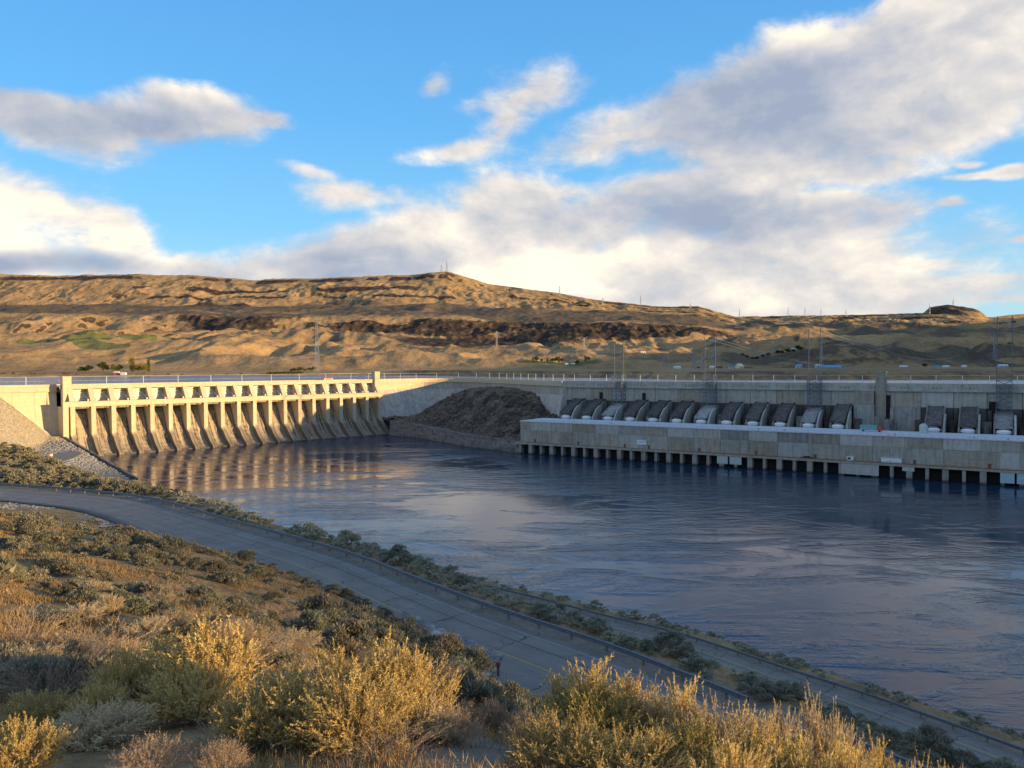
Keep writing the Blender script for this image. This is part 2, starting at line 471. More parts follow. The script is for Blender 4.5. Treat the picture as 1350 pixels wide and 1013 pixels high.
M['blueroof'] = simple('blue_metal_roof', [(0.08, 0.26, 0.55), (0.11, 0.33, 0.62)], 0.5, 0.4)
M['tealroof'] = simple('teal_metal_roof', [(0.03, 0.20, 0.25), (0.05, 0.26, 0.32)], 0.5, 0.5)
M['cream'] = simple('cream_wall', [(0.68, 0.60, 0.42), (0.76, 0.68, 0.50)], 0.5, 0.8)
M['red'] = simple('red_paint', [(0.45, 0.05, 0.04), (0.6, 0.08, 0.06)], 2, 0.5)
M['signblue'] = simple('pale_blue_print', [(0.30, 0.42, 0.62)], 2, 0.6)
M['window'] = simple('dark_window_glass', [(0.02, 0.025, 0.03), (0.03, 0.035, 0.045)], 2, 0.1)
M['rubber'] = simple('black_rubber', [(0.015, 0.015, 0.015), (0.025, 0.025, 0.025)], 2, 0.8)
M['rail'] = simple('pale_handrail', [(0.55, 0.53, 0.48), (0.65, 0.62, 0.56)], 2, 0.6)
M['rock'] = simple('pale_rock', [(0.30, 0.29, 0.28), (0.58, 0.56, 0.53)], 1.5, 0.9, bumpd=0.05)
M['riprap'] = simple('grey_riprap_stone', [(0.13, 0.135, 0.135), (0.22, 0.22, 0.21), (0.40, 0.39, 0.37)], 0.9, 0.95)
M['riprap_warm'] = simple('buff_riprap_stone', [(0.22, 0.19, 0.14), (0.36, 0.31, 0.22), (0.52, 0.45, 0.33)], 0.6, 0.95)
M['basaltrock'] = simple('basalt_rock', [(0.05, 0.045, 0.04), (0.11, 0.095, 0.08), (0.21, 0.185, 0.155)], 0.25, 0.95)
M['bark'] = simple('grey_brown_bark', [(0.09, 0.07, 0.05), (0.20, 0.15, 0.10)], 9, 0.95)

def foliage_mat(name, cols, trans=0.25, rand=0.18, scale=2.2):
    mt, gg, bs = new_mat(name)
    tcn = gg.node('ShaderNodeTexCoord')
    n = gg.noise(tcn.outputs['Object'], scale, 4, 0.7)
    geo = gg.node('ShaderNodeNewGeometry')
    n = gg.math('ADD', gg.math('MULTIPLY', n, 0.6), gg.math('MULTIPLY', geo.outputs['Random Per Island'], 0.4))
    k = len(cols)
    c = ramp_of(gg, n, [(0.28 + 0.44 * i / (k - 1), cols[i]) for i in range(k)])
    oi = gg.node('ShaderNodeObjectInfo')
    mr = gg.math('ADD', 1 - rand, gg.math('MULTIPLY', oi.outputs['Random'], 2 * rand))
    c = gg.vmath('SCALE', c, mr)
    gg.put(bs.inputs['Base Color'], c)
    bs.inputs['Roughness'].default_value = 0.8; bs.inputs['Specular IOR Level'].default_value = 0.15
    tr = gg.node('ShaderNodeBsdfTranslucent'); gg.put(tr.inputs[0], c)
    mx = gg.node('ShaderNodeMixShader'); mx.inputs[0].default_value = trans
    nt = mt.node_tree
    nt.links.new(bs.outputs[0], mx.inputs[1]); nt.links.new(tr.outputs[0], mx.inputs[2])
    out = [x for x in nt.nodes if x.type == 'OUTPUT_MATERIAL'][0]
    nt.links.new(mx.outputs[0], out.inputs[0])
    return mt
M['sage'] = foliage_mat('sagebrush_leaf', [(0.12, 0.112, 0.075), (0.25, 0.235, 0.16), (0.40, 0.37, 0.26)])
M['sagegreen'] = foliage_mat('green_sagebrush_leaf', [(0.09, 0.105, 0.07), (0.20, 0.21, 0.145), (0.33, 0.33, 0.24)])
M['sage_shade_lift'] = foliage_mat('shade_lifted_sagebrush_leaf', [(0.17, 0.175, 0.12), (0.33, 0.33, 0.245), (0.48, 0.465, 0.35)])  # sage leaf colour lightened to brighten shrubs that stand in shade
M['rabbit'] = foliage_mat('rabbitbrush_flower', [(0.37, 0.275, 0.11), (0.64, 0.475, 0.18), (0.82, 0.65, 0.27)], trans=0.35, scale=3)
M['rabbitpale'] = foliage_mat('faded_rabbitbrush', [(0.38, 0.30, 0.18), (0.60, 0.48, 0.29), (0.78, 0.65, 0.42)], trans=0.35, scale=3)
M['rabbitgreen'] = foliage_mat('olive_rabbitbrush', [(0.16, 0.145, 0.055), (0.34, 0.285, 0.09), (0.60, 0.45, 0.14)], trans=0.35, scale=3)
M['deadbrush'] = foliage_mat('dead_brush', [(0.18, 0.13, 0.085), (0.34, 0.25, 0.16), (0.48, 0.37, 0.24)], scale=3)
M['pinkgrass'] = foliage_mat('pinkish_seed_grass', [(0.34, 0.25, 0.16), (0.52, 0.39, 0.27)], scale=3)
M['grass'] = foliage_mat('dry_grass', [(0.17, 0.11, 0.05), (0.33, 0.22, 0.10), (0.50, 0.36, 0.18)], rand=0, scale=0.5)
M['twig'] = simple('pale_twig', [(0.20, 0.15, 0.10), (0.42, 0.33, 0.23)], 6, 0.9)
M['tree'] = foliage_mat('tree_leaf', [(0.03, 0.045, 0.015), (0.06, 0.085, 0.025), (0.10, 0.12, 0.035)], rand=0.3, scale=0.3)
M['treeyellow'] = foliage_mat('autumn_tree_leaf', [(0.09, 0.10, 0.02), (0.17, 0.17, 0.03), (0.26, 0.22, 0.04)], rand=0.3, scale=0.3)

# asphalt
def asphalt():
    mt, gg, bs = new_mat('worn_asphalt')
    co = gg.node('ShaderNodeTexCoord').outputs['Object']
    at_ = gg.node('ShaderNodeAttribute', attribute_name='rd')          # x along, y across, z 0
    rd = at_.outputs['Vector']
    n = gg.noise(co, 0.25, 6, 0.6); f = gg.noise(co, 9, 4, 0.7)
    st = gg.noise(gg.scale3(rd, (0.03, 0.9, 1)), 1.0, 4, 0.6)
    a = gg.math('ADD', gg.math('MULTIPLY', n, 0.45), gg.math('ADD', gg.math('MULTIPLY', f, 0.2), gg.math('MULTIPLY', st, 0.35)))
    c = ramp_of(gg, a, [(0.35, (0.14, 0.132, 0.115)), (0.5, (0.19, 0.178, 0.156)), (0.66, (0.245, 0.228, 0.2))])
    # transverse and lengthwise cracks
    wn = gg.node('ShaderNodeTexNoise'); gg.put(wn.inputs['Vector'], co); wn.inputs['Scale'].default_value = 0.6; wn.inputs['Detail'].default_value = 5
    dv = gg.vmath('SCALE', gg.vmath('SUBTRACT', wn.outputs['Color'], (0.5, 0.5, 0.5)), 2.2)
    rw = gg.vmath('ADD', rd, dv)
    sp = gg.node('ShaderNodeSeparateXYZ'); gg.put(sp.inputs[0], rw)
    tr_ = gg.math('FRACT', gg.math('DIVIDE', sp.outputs[0], 8.7))
    cr = gg.smooth(gg.math('ABSOLUTE', gg.math('SUBTRACT', tr_, 0.5)), 0.013, 0.005)
    sep = gg.node('ShaderNodeSeparateXYZ'); gg.put(sep.inputs[0], rd)
    yy = gg.math('ADD', sep.outputs[1], gg.math('MULTIPLY', wn.outputs['Fac'], 0.25))
    lo = gg.smooth(gg.math('ABSOLUTE', gg.math('SUBTRACT', yy, 3.9)), 0.10, 0.04)
    vor = gg.node('ShaderNodeTexVoronoi', feature='DISTANCE_TO_EDGE'); gg.put(vor.inputs['Vector'], gg.scale3(rw, (1, 1.4, 1))); vor.inputs['Scale'].default_value = 0.16
    vc = gg.smooth(vor.outputs[0], 0.012, 0.003, 0, 0.6)
    cc = gg.math('MAXIMUM', gg.math('MAXIMUM', cr, lo), vc)
    c = gg.mix(gg.math('MULTIPLY', cc, 0.75), c, (0.035, 0.034, 0.033))
    gg.put(bs.inputs['Base Color'], c); bs.inputs['Roughness'].default_value = 0.85
    bs.inputs['Specular IOR Level'].default_value = 0.3
    bump(gg, bs, f, 0.5, 0.01)
    return mt
M['asphalt'] = asphalt()
M['yellow'] = simple('worn_yellow_line', [(0.34, 0.22, 0.06), (0.62, 0.37, 0.08)], 3.0, 0.8)
M['whiteline'] = simple('worn_white_line', [(0.18, 0.175, 0.16), (0.40, 0.39, 0.37)], 3.0, 0.8)

def ground_mat():
    mt, gg, bs = new_mat('dry_hillside')
    co = gg.node('ShaderNodeTexCoord').outputs['Object']
    at_ = gg.node('ShaderNodeAttribute', attribute_name='mask')
    sp = gg.node('ShaderNodeSeparateXYZ'); gg.put(sp.inputs[0], at_.outputs['Vector'])
    n = gg.noise(co, 0.35, 7, 0.65); f = gg.noise(co, 3.5, 6, 0.7)
    a = gg.math('ADD', gg.math('MULTIPLY', n, 0.5), gg.math('MULTIPLY', f, 0.5))
    dry = ramp_of(gg, a, [(0.35, (0.13, 0.09, 0.05)), (0.48, (0.26, 0.18, 0.085)), (0.62, (0.40, 0.29, 0.15))])
    vor = gg.node('ShaderNodeTexVoronoi'); gg.put(vor.inputs['Vector'], co); vor.inputs['Scale'].default_value = 1.3
    vg = gg.node('ShaderNodeSeparateXYZ'); gg.put(vg.inputs[0], vor.outputs['Color'])
    rip = ramp_of(gg, gg.math('ADD', gg.math('MULTIPLY', vg.outputs[0], 0.5), gg.math('MULTIPLY', f, 0.5)), [(0.25, (0.10, 0.10, 0.095)), (0.5, (0.21, 0.205, 0.19)), (0.75, (0.38, 0.36, 0.33))])
    ripw = ramp_of(gg, gg.math('ADD', gg.math('MULTIPLY', vg.outputs[0], 0.4), gg.math('MULTIPLY', n, 0.6)), [(0.25, (0.22, 0.19, 0.13)), (0.5, (0.38, 0.33, 0.23)), (0.75, (0.50, 0.44, 0.32))])
    dirt = ramp_of(gg, a, [(0.35, (0.13, 0.115, 0.09)), (0.62, (0.27, 0.24, 0.19))])
    c = gg.mix(sp.outputs[0], dry, rip)
    c = gg.mix(sp.outputs[1], c, ripw)
    c = gg.mix(sp.outputs[2], c, dirt)
    gg.put(bs.inputs['Base Color'], c); bs.inputs['Roughness'].default_value = 0.95
    bs.inputs['Specular IOR Level'].default_value = 0.1
    bump(gg, bs, a, 1.0, 0.25)
    return mt
M['ground'] = ground_mat()

def hill_mat():
    mt, gg, bs = new_mat('dry_grass_hills')
    co = gg.node('ShaderNodeTexCoord').outputs['Object']
    at_ = gg.node('ShaderNodeAttribute', attribute_name='mask')        # x basalt and painted relief shade, y green crop, z sage-grey
    sp = gg.node('ShaderNodeSeparateXYZ'); gg.put(sp.inputs[0], at_.outputs['Vector'])
    cs = gg.scale3(co, (1, 0.55, 1.6))
    n = gg.noise(cs, 0.006, 9, 0.62); f = gg.noise(cs, 0.035, 7, 0.68)
    ff = gg.noise(cs, 0.16, 5, 0.65)
    a = gg.math('ADD', gg.math('MULTIPLY', n, 0.4), gg.math('ADD', gg.math('MULTIPLY', f, 0.3), gg.math('MULTIPLY', ff, 0.3)))
    dry = ramp_of(gg, a, [(0.36, (0.16, 0.11, 0.06)), (0.48, (0.32, 0.21, 0.10)), (0.62, (0.48, 0.32, 0.155))])
    sg = ramp_of(gg, gg.math('ADD', gg.math('MULTIPLY', f, 0.5), gg.math('MULTIPLY', ff, 0.5)), [(0.32, (0.07, 0.058, 0.04)), (0.68, (0.18, 0.14, 0.09))])
    bas = ramp_of(gg, f, [(0.35, (0.028, 0.022, 0.02)), (0.52, (0.06, 0.045, 0.035)), (0.68, (0.16, 0.11, 0.065))])
    grn = ramp_of(gg, f, [(0.3, (0.10, 0.11, 0.035)), (0.7, (0.19, 0.19, 0.07))])
    z = gg.math('ADD', sp.outputs[2], gg.math('MULTIPLY', gg.math('SUBTRACT', n, 0.5), 2.2))
    c = gg.mix(gg.smooth(z, 0.3, 0.75), dry, sg)
    spk = gg.noise(co, 0.09, 3, 0.8)
    c = gg.mix(gg.smooth(spk, 0.56, 0.66, 0.0, 0.38), c, (0.07, 0.06, 0.038))
    b = gg.math('ADD', sp.outputs[0], gg.math('MULTIPLY', gg.math('SUBTRACT', f, 0.5), 1.2))
    c = gg.mix(gg.smooth(b, 0.38, 0.62), c, bas)
    c = gg.mix(gg.smooth(sp.outputs[1], 0.4, 0.6), c, grn)
    gg.put(bs.inputs['Base Color'], c); bs.inputs['Roughness'].default_value = 0.95
    bs.inputs['Specular IOR Level'].default_value = 0.05
    bump(gg, bs, f, 1.0, 5.0)
    return mt
M['hills'] = hill_mat()

def water_mat(name, deep, amp, calm):
    mt, gg, bs = new_mat(name)
    co = gg.node('ShaderNodeTexCoord').outputs['Object']
    cur = gg.noise(gg.scale3(co, (0.45, 1.0, 1.0)), 0.016, 7, 0.62, 1.2)      # currents: ruffled and smooth water
    cur2 = gg.noise(gg.scale3(co, (0.5, 1.0, 1.0)), 0.05, 5, 0.6, 2.0)
    ruff = gg.smooth(gg.math('ADD', gg.math('MULTIPLY', cur, 0.65), gg.math('MULTIPLY', cur2, 0.35)), 0.45, 0.62, calm, 1.0)
    w1 = gg.noise(gg.scale3(co, (0.7, 1.0, 1)), 0.35, 4, 0.55, 0.6)
    w2 = gg.noise(gg.scale3(co, (0.8, 1.0, 1)), 1.4, 3, 0.6, 0.4)
    w3 = gg.noise(co, 0.08, 3, 0.5, 0.5)
    h = gg.math('ADD', gg.math('MULTIPLY', w1, 0.38), gg.math('ADD', gg.math('MULTIPLY', w2, 0.12), gg.math('MULTIPLY', w3, 0.9)))
    h = gg.math('MULTIPLY', h, ruff)
    foam_n = gg.noise(gg.scale3(co, (0.6, 1.0, 1)), 0.35, 6, 0.7, 1.0)
    foam_m = gg.noise(co, 0.035, 3, 0.5)
    foam = gg.math('MULTIPLY', gg.smooth(foam_n, 0.66, 0.74), gg.smooth(foam_m, 0.60, 0.68))
    c = gg.mix(gg.math('MULTIPLY', foam, 0.55 if calm < 0.9 else 0.0), deep, (0.45, 0.52, 0.55))
    gg.put(bs.inputs['Base Color'], c)
    gg.put(bs.inputs['Roughness'], gg.math('ADD', 0.05, gg.math('MULTIPLY', ruff, 0.10)))
    bs.inputs['IOR'].default_value = 1.333
    bs.inputs['Specular IOR Level'].default_value = 0.5
    bump(gg, bs, h, 1.0, amp)
    return mt
M['river'] = water_mat('river_water', (0.016, 0.040, 0.074), 0.36, 0.22)
M['lake'] = water_mat('reservoir_water', (0.03, 0.10, 0.23), 1.3, 0.9)

# ------------------------------------------------------------------ layout
# dam axes: local x runs along the dam, y upstream, z up
SP_O = np.array([-311.5, 575.3]); SP_A = math.radians(42.2)
PH_O = np.array([6.0, 567.6]); PH_A = math.radians(-32.5)
def to_local(x, y, O, A):
    dx, dy = x - O[0], y - O[1]
    return dx * math.cos(A) + dy * math.sin(A), -dx * math.sin(A) + dy * math.cos(A)
def to_world(lx, ly, O, A):
    return O[0] + lx * math.cos(A) - ly * math.sin(A), O[1] + lx * math.sin(A) + ly * math.cos(A)

def smooth_line(P, step):
    P = np.array(P, float); out = []
    Q = np.vstack([2 * P[0] - P[1], P, 2 * P[-1] - P[-2]])
    for i in range(1, len(Q) - 2):
        n = max(2, int(np.linalg.norm(Q[i + 1] - Q[i]) / step))
        for k in range(n):
            t = k / n
            out.append(0.5 * ((2 * Q[i]) + (-Q[i - 1] + Q[i + 1]) * t + (2 * Q[i - 1] - 5 * Q[i] + 4 * Q[i + 1] - Q[i + 2]) * t * t + (-Q[i - 1] + 3 * Q[i] - 3 * Q[i + 1] + Q[i + 2]) * t ** 3))
    out.append(P[-1])
    # even spacing
    out = np.array(out); s = np.concatenate([[0], np.cumsum(np.linalg.norm(np.diff(out, axis=0), axis=1))])
    k = np.arange(0, s[-1], step)
    return np.stack([np.interp(k, s, out[:, j]) for j in range(out.shape[1])], 1)

ROAD_Z, LOW_Z = 40.0, 18.0
up_px = [(-330, 622), (-150, 628), (0, 637), (110, 645), (200, 656), (300, 683), (450, 724), (550, 761), (650, 798), (797, 846), (907, 888), (1022, 933), (1110, 968), (1200, 1003), (1400, 1085)]
RAIL_U = smooth_line([pix(px, py, ROAD_Z + 0.75)[:2] for px, py in up_px], 1.0)
lo_px = [(627, 768), (717, 789), (797, 810), (900, 835), (1050, 884), (1150, 916), (1350, 987), (1500, 1044), (1750, 1150)]
lo = [pix(px, py, LOW_Z + 0.75)[:2] for px, py in lo_px]
d0 = (lo[0] - lo[1]) / np.linalg.norm(lo[0] - lo[1])
RAIL_L = smooth_line([lo[0] + d0 * 45 + np.array([-3, 6]), lo[0] + d0 * 20] + lo, 1.0)

def line_dist(line, x, y):
    """signed distance (positive to the river side, i.e. left of the travel direction left-to-right) and position along"""
    L = line[::3]
    best = np.full(x.shape, 1e18); sg = np.zeros(x.shape); s_at = np.zeros(x.shape); s0 = 0
    for i in range(len(L) - 1):
        a, b = L[i], L[i + 1]; d = b - a; ln = np.linalg.norm(d)
        t = np.clip(((x - a[0]) * d[0] + (y - a[1]) * d[1]) / ln ** 2, 0, 1)
        ex = x - a[0] - t * d[0]; ey = y - a[1] - t * d[1]
        q = ex * ex + ey * ey
        w = q < best
        best = np.where(w, q, best)
        sg = np.where(w, np.sign(d[0] * ey - d[1] * ex), sg)
        s_at = np.where(w, s0 + t * ln, s_at)
        s0 += ln
    return np.sqrt(best) * np.where(sg == 0, 1, sg), s_at

# near hillside: control points (x, y, height)
ctl = []
def cp(px, depth, py=None, z=None):
    x, y = at(px, depth)
    ctl.append((x, y, z if z is not None else elev(py, depth, px)))
for x in (-6, -2, 2, 6): ctl.append((x, 0.0, 62.2 - 0.02 * x))
for x in (-30, -12, 0, 12, 30): ctl.append((x, -20, 63.5 - 0.02 * x))
for x in (-60, 0, 60): ctl.append((x, -70, 63 - 0.05 * x))
for px in (150, 450, 700, 900, 1150): cp(px, 3.0, z=61.85)
cp(0, 6, 1010); cp(330, 6, 1010); cp(640, 5.6, 988); cp(900, 6, z=60.4); cp(1150, 6, z=60.0)
cp(650, 7.6, 948); cp(480, 7.6, 965); cp(850, 8.5, z=59.6)
cp(0, 10, 925); cp(200, 10, 930); cp(420, 11, 925); cp(600, 11, 975); cp(800, 12, z=57.0); cp(1000, 11, z=57.0); cp(1250, 9, z=58.0)
cp(0, 16, 850); cp(250, 16, 862); cp(450, 16, 885); cp(640, 18, 968)
cp(0, 28, 765); cp(180, 28, 785); cp(330, 28, 812); cp(480, 28, 850); cp(560, 28, 872); cp(650, 28, 930); cp(800, 24, z=52.5)
cp(0, 42, 716); cp(200, 42, 747); cp(380, 42, 784); cp(500, 42, 830); cp(570, 44, 858); cp(650, 44, 908); cp(850, 40, z=46)
cp(0, 56, 690); cp(200, 56, 719); cp(350, 55, 756); cp(470, 54, 803); cp(560, 54, 848); cp(640, 62, z=40.1)
cp(0, 75, z=49.2); cp(200, 72, z=47.2); cp(400, 68, z=44.3); cp(520, 66, z=42.3)
cp(0, 110, z=43); cp(180, 100, z=42.3); cp(300, 90, z=41.3); cp(-300, 120, z=46)
cp(-300, 40, z=57); cp(-300, 90, z=49); cp(-300, 20, z=60); cp(1500, 20, z=52); cp(1500, 8, z=58)
for q in range(0, len(RAIL_U), 22):
    i = min(q, len(RAIL_U) - 2); d = RAIL_U[i + 1] - RAIL_U[i]; d /= np.linalg.norm(d); n = np.array([d[1], -d[0]])
    for off in (12.5, 6.0):
        p = RAIL_U[i] + n * off; ctl.append((p[0], p[1], ROAD_Z))
    if RAIL_U[i][0] > 10:
        p = RAIL_U[i] + n * 22; ctl.append((p[0], p[1], ROAD_Z + 2.0))
ctl = np.array(ctl)
def _tps(r2): return np.where(r2 > 1e-9, r2 * np.log(np.maximum(r2, 1e-9)), 0)
_k = len(ctl); _r2 = ((ctl[:, None, :2] - ctl[None, :, :2]) ** 2).sum(-1)
_A = np.zeros((_k + 3, _k + 3)); _A[:_k, :_k] = _tps(_r2 / 900) + np.eye(_k) * 0.01
_A[:_k, _k] = 1; _A[:_k, _k + 1:] = ctl[:, :2] / 30; _A[_k, :_k] = 1; _A[_k + 1:, :_k] = ctl[:, :2].T / 30
_w = np.linalg.solve(_A, np.concatenate([ctl[:, 2], [0, 0, 0]]))
def rbf(x, y):
    x = np.asarray(x, float); y = np.asarray(y, float); s = _w[_k] + _w[_k + 1] * x / 30 + _w[_k + 2] * y / 30
    for i in range(_k):
        s = s + _w[i] * _tps(((x - ctl[i, 0]) ** 2 + (y - ctl[i, 1]) ** 2) / 900)
    return s

# how far the level bench reaches out beyond the road on the river side, along the road
_bs, _bw = [], []
for px, w in ((-330, 70), (-150, 38), (0, 17), (110, 8), (200, 4), (300, 3)):
    p = pix(px, np.interp(px, [a for a, b in up_px], [b for a, b in up_px]), ROAD_Z + 0.75)[:2]
    i = int(np.argmin(((RAIL_U - p) ** 2).sum(1))); _bs.append(float(i)); _bw.append(w)

def ground_z(x, y, masks=False):
    x = np.asarray(x, float); y = np.asarray(y, float)
    su, s = line_dist(RAIL_U, x, y)
    sl, s2 = line_dist(RAIL_L, x, y)
    near = rbf(x, y)
    near = np.where(np.hypot(x, y) > 250, np.clip(near, 40, 70), near)
    rough = (fbm(x / 9, y / 9, 4, 3) - 0.5) * 1.1 + (fbm(x / 1.6, y / 1.6, 3, 9) - 0.5) * 0.22
    amp = sstep(np.hypot(x, y), 5, 25)
    near = near + rough * np.where(su < 0, amp, 0)
    wroad = sstep(su, -17.0, -12.2)
    zn = near * (1 - wroad) + (ROAD_Z - 0.12) * wroad
    bench = np.interp(s, _bs, _bw)
    over = np.maximum(0, su - 2.2 - bench)
    onl = sstep(s2, 2, 40) * (s2 > 0)
    zr = ROAD_Z - 0.12 - (0.52 + 0.75 * onl) * over + (fbm(x / 12, y / 12, 4, 5) - 0.5) * np.clip(su - 2.5, 0, 3) * 0.7
    zr = zr + np.where(bench > 10, 1, 0) * sstep(su, 2, 16) * -0.7
    # lower road on its own shelf
    on = sstep(s2, 2, 30) * (s2 > 0)
    zr = np.where((sl < 2.0) & (onl > 0.05), np.maximum(zr, (LOW_Z - 0.12) * onl - 20 * (1 - onl)), zr)
    shelf = sstep(sl, -13.0, -9.0) * (1 - sstep(sl, 2.0, 3.5))
    zl = np.where(sl > 2.0, LOW_Z - 0.12 - 0.5 * np.maximum(sl - 4.5, 0), zr)
    zr = np.where(sl > 2.0, np.where(onl > 0.5, zl, np.minimum(zr, zl)), zr * (1 - shelf * on) + (LOW_Z - 0.12) * shelf * on)
    z = np.where(su < 0.8, zn, zr)
    # bank at the left end of the spillway
    lx, ly = to_local(x, y, SP_O, SP_A)
    top = np.interp(ly, [-175, -159, 10, 30], [-0.5, 0.5, 14.5, 15.5])
    land = -20.8 - lx
    E = np.minimum(top - 0.3 + land * 0.25, 9.0 + np.maximum(0, top - 9)) 
    E2 = 12.7 + 0.9 * (land + 0.0) + 0.36 * (ly - 20) + (fbm(x / 14, y / 14, 4, 8) - 0.5) * 2.5
    E = np.maximum(np.minimum(E, 16), np.minimum(E2, 46))
    fade = sstep(ly, -195, -165)
    E = np.where((land > 0) & (ly < 24), E, -6.0) * fade + (-6.0) * (1 - fade)
    z = np.maximum(z, E)
    inriver = ((lx > -20.6) & (ly > -158)) | (ly > 23)
    z = np.where(inriver & (su > 60), np.where(ly > 23, 30.0 * (lx < -20.8) - 6 * (lx >= -20.8), -6.0), z)
    z = np.maximum(z, -6.0)
    if not masks: return z
    onE = (E >= z - 0.01) & (su > 20)
    grey = np.where(onE & (z < 12.5), 1.0, 0.0)
    warm = np.where(onE & (z >= 12.5), 1.0, 0.0)
    grey = np.maximum(grey, np.where((z < 2.5) & (su > 0), 1.0, 0.0))
    dirt = sstep(su, -1.4, -0.6) * (1 - sstep(su, 1.2, 3.0))
    dirt = np.maximum(dirt, on * sstep(sl, -1.4, -0.6) * (1 - sstep(sl, 1.2, 2.5)))
    grv = sstep(su, -21, -14.5) * (1 - sstep(su, -12.5, -11.6)) * (sstep(s, 200, 260) * 0 + 1)
    grey = np.maximum(grey, grv * (fbm(x / 7, y / 7, 3, 12) > 0.40))
    px_ = 675 + F_PX * x / np.maximum(y, 1)
    bare = np.exp(-((x + 0.2) / 0.9) ** 2 - ((y - 5.8) / 1.5) ** 2)
    dirt = np.maximum(dirt, np.clip(bare * 1.3, 0, 1))
    return z, np.stack([grey, warm, dirt], -1)
def gz(x, y): return float(ground_z(np.array([x]), np.array([y]))[0])

def grid_faces(nr, nc, keep=None):
    i = np.arange(nr - 1)[:, None] * nc + np.arange(nc - 1)[None, :]
    f = np.stack([i, i + 1, i + nc + 1, i + nc], -1).reshape(-1, 4)
    return f if keep is None else f[keep.ravel()]

# ground around the viewpoint: a fan of rings that get wider with distance
angs = np.concatenate([np.radians(np.linspace(-180, -40, 36))[:-1], np.arctan((np.linspace(-190, 1540, 620) - 675) / F_PX), np.radians(np.linspace(41, 180, 36))])
radii = 0.8 * 1.0145 ** np.arange(0, 478)
A_, R_ = np.meshgrid(angs, radii)
X = R_ * np.sin(A_); Y = R_ * np.cos(A_)
Zg, Mk = ground_z(X, Y, True)
keep = (np.maximum.reduce([Zg[:-1, :-1], Zg[1:, :-1], Zg[:-1, 1:], Zg[1:, 1:]]) > -4.0)
keep &= ~((Y[:-1, :-1] < -150) | (X[:-1, :-1] > 260))
fan = grid_faces(len(radii), len(angs), keep)
used = np.unique(fan); remap = np.zeros(X.size, dtype=np.int64); remap[used] = np.arange(len(used))
ground = mesh_obj('ground', np.stack([X, Y, Zg], -1).reshape(-1, 3)[used], remap[fan][:, ::-1].copy(), M['ground'], smooth=True, attrs={'mask': Mk.reshape(-1, 3)[used]})
ground['kind'] = 'structure'

# water sheets and the plain under everything
def sheet(name, pts, z, mt):
    o = mesh_obj(name, [(p[0], p[1], z) for p in pts], [tuple(range(len(pts)))], mt)
    o['kind'] = 'structure'; return o
sheet('river_bed', [(-15000, -15000), (15000, -15000), (15000, 15000), (-15000, 15000)], -6.5, M['ground'])
WALL_MID = [(-130, 757), (-90, 790), (-55, 795), (-25, 765), (0, 705), (22, 650), (44, 616)]
spL = to_world(-150, 16, SP_O, SP_A); spR = to_world(18 * 13.83, 16, SP_O, SP_A)
inR = to_world(520, 66, PH_O, PH_A)
river_edge = [(-900, -700), (1500, -700), (1500, 150), inR, (46, 622), (2, 712), (-30, 772), (-55, 798), (-90, 794), spR, spL, (-500, 450)]
sheet('river', river_edge, 0.0, M['river'])
lake_edge = [(-4500, 900), (-1500, 420), (-700, 300), to_world(-150, 30, SP_O, SP_A), to_world(18 * 13.83, 30, SP_O, SP_A), (-92, 800), (-50, 806), (-14, 772), (10, 712), (50, 630), to_world(520, 72, PH_O, PH_A), (1400, 150), (5000, 900), (5000, 1900), (-4500, 1900)]
sheet('reservoir', lake_edge, 48.2, M['lake'])

# ------------------------------------------------------------------ hills across the reservoir
HD = [1440, 1490, 1700, 2300, 3200, 3480, 4900, 5700, 5860, 7600]
HT = {-500: [496, 492, 491, 466, 441, 418, 404, 372, 364, 420], 0: [496.5, 492, 490, 464, 439, 416, 404, 371, 363, 420], 250: [496.5, 492, 490, 465, 440, 416, 404, 371, 363, 420],
      340: [496.5, 492, 490, 466, 440, 417, 404, 377, 370, 420], 400: [496, 492, 489, 467, 440, 418, 404, 375, 368, 420], 490: [495, 491, 488, 468, 442, 419, 403, 372, 364.5, 415],
      590: [495, 491, 488, 469, 449, 421, 404, 372, 362, 412], 640: [494.5, 491, 487.5, 470, 452, 423, 406, 382, 374, 412], 720: [494, 490, 487, 471, 453, 426, 409, 391, 384, 414],
      800: [493, 489.5, 487, 472, 452, 426, 411, 402, 398, 420], 860: [493, 489, 486.5, 473, 452, 427, 415, 407, 404, 430], 920: [492.5, 489, 486.5, 474, 455, 431, 418, 407, 404, 430],
      970: [492, 489, 486.5, 475, 460, 440, 427, 420, 417.5, 430], 1100: [491.5, 489, 487, 478, 463, 443, 427, 419, 416.5, 430], 1200: [491, 489, 487.5, 480, 465, 445, 428, 417, 414, 430],
      1250: [491, 489, 487.5, 481, 466, 447, 429, 416, 412.5, 430], 1300: [491, 489, 487.5, 481, 467, 449, 432, 422, 419, 430], 1350: [491, 489, 487.5, 482, 468, 450, 433, 423, 420, 430],
      1900: [491, 489, 487.5, 482, 468, 450, 433, 420, 415, 430]}
hpx = np.array(sorted(HT)); hy = np.array([HT[p] for p in hpx])
def hill_base(px, D):
    rows = np.stack([np.interp(px, hpx, EYE + (HORIZON - ROLL * (hpx - 675) - hy[:, k]) * HD[k] / F_PX) for k in range(len(HD))], 0)
    k = np.clip(np.searchsorted(HD, D.ravel(), side='right') - 1, 0, len(HD) - 2).reshape(D.shape)
    hd = np.array(HD, float); t = np.clip((D - hd[k]) / (hd[k + 1] - hd[k]), 0, 1)
    t = np.where((k == 4) | (k == 7), t, t * 0.75 + 0.25 * t * t * (3 - 2 * t))
    cols = np.broadcast_to(np.arange(px.shape[-1]), D.shape)
    return rows[k, cols] * (1 - t) + rows[k + 1, cols] * t
hcol = np.concatenate([np.linspace(-2600, -120, 70)[:-1], np.linspace(-120, 1470, 900), np.linspace(1470, 4200, 70)[1:]])
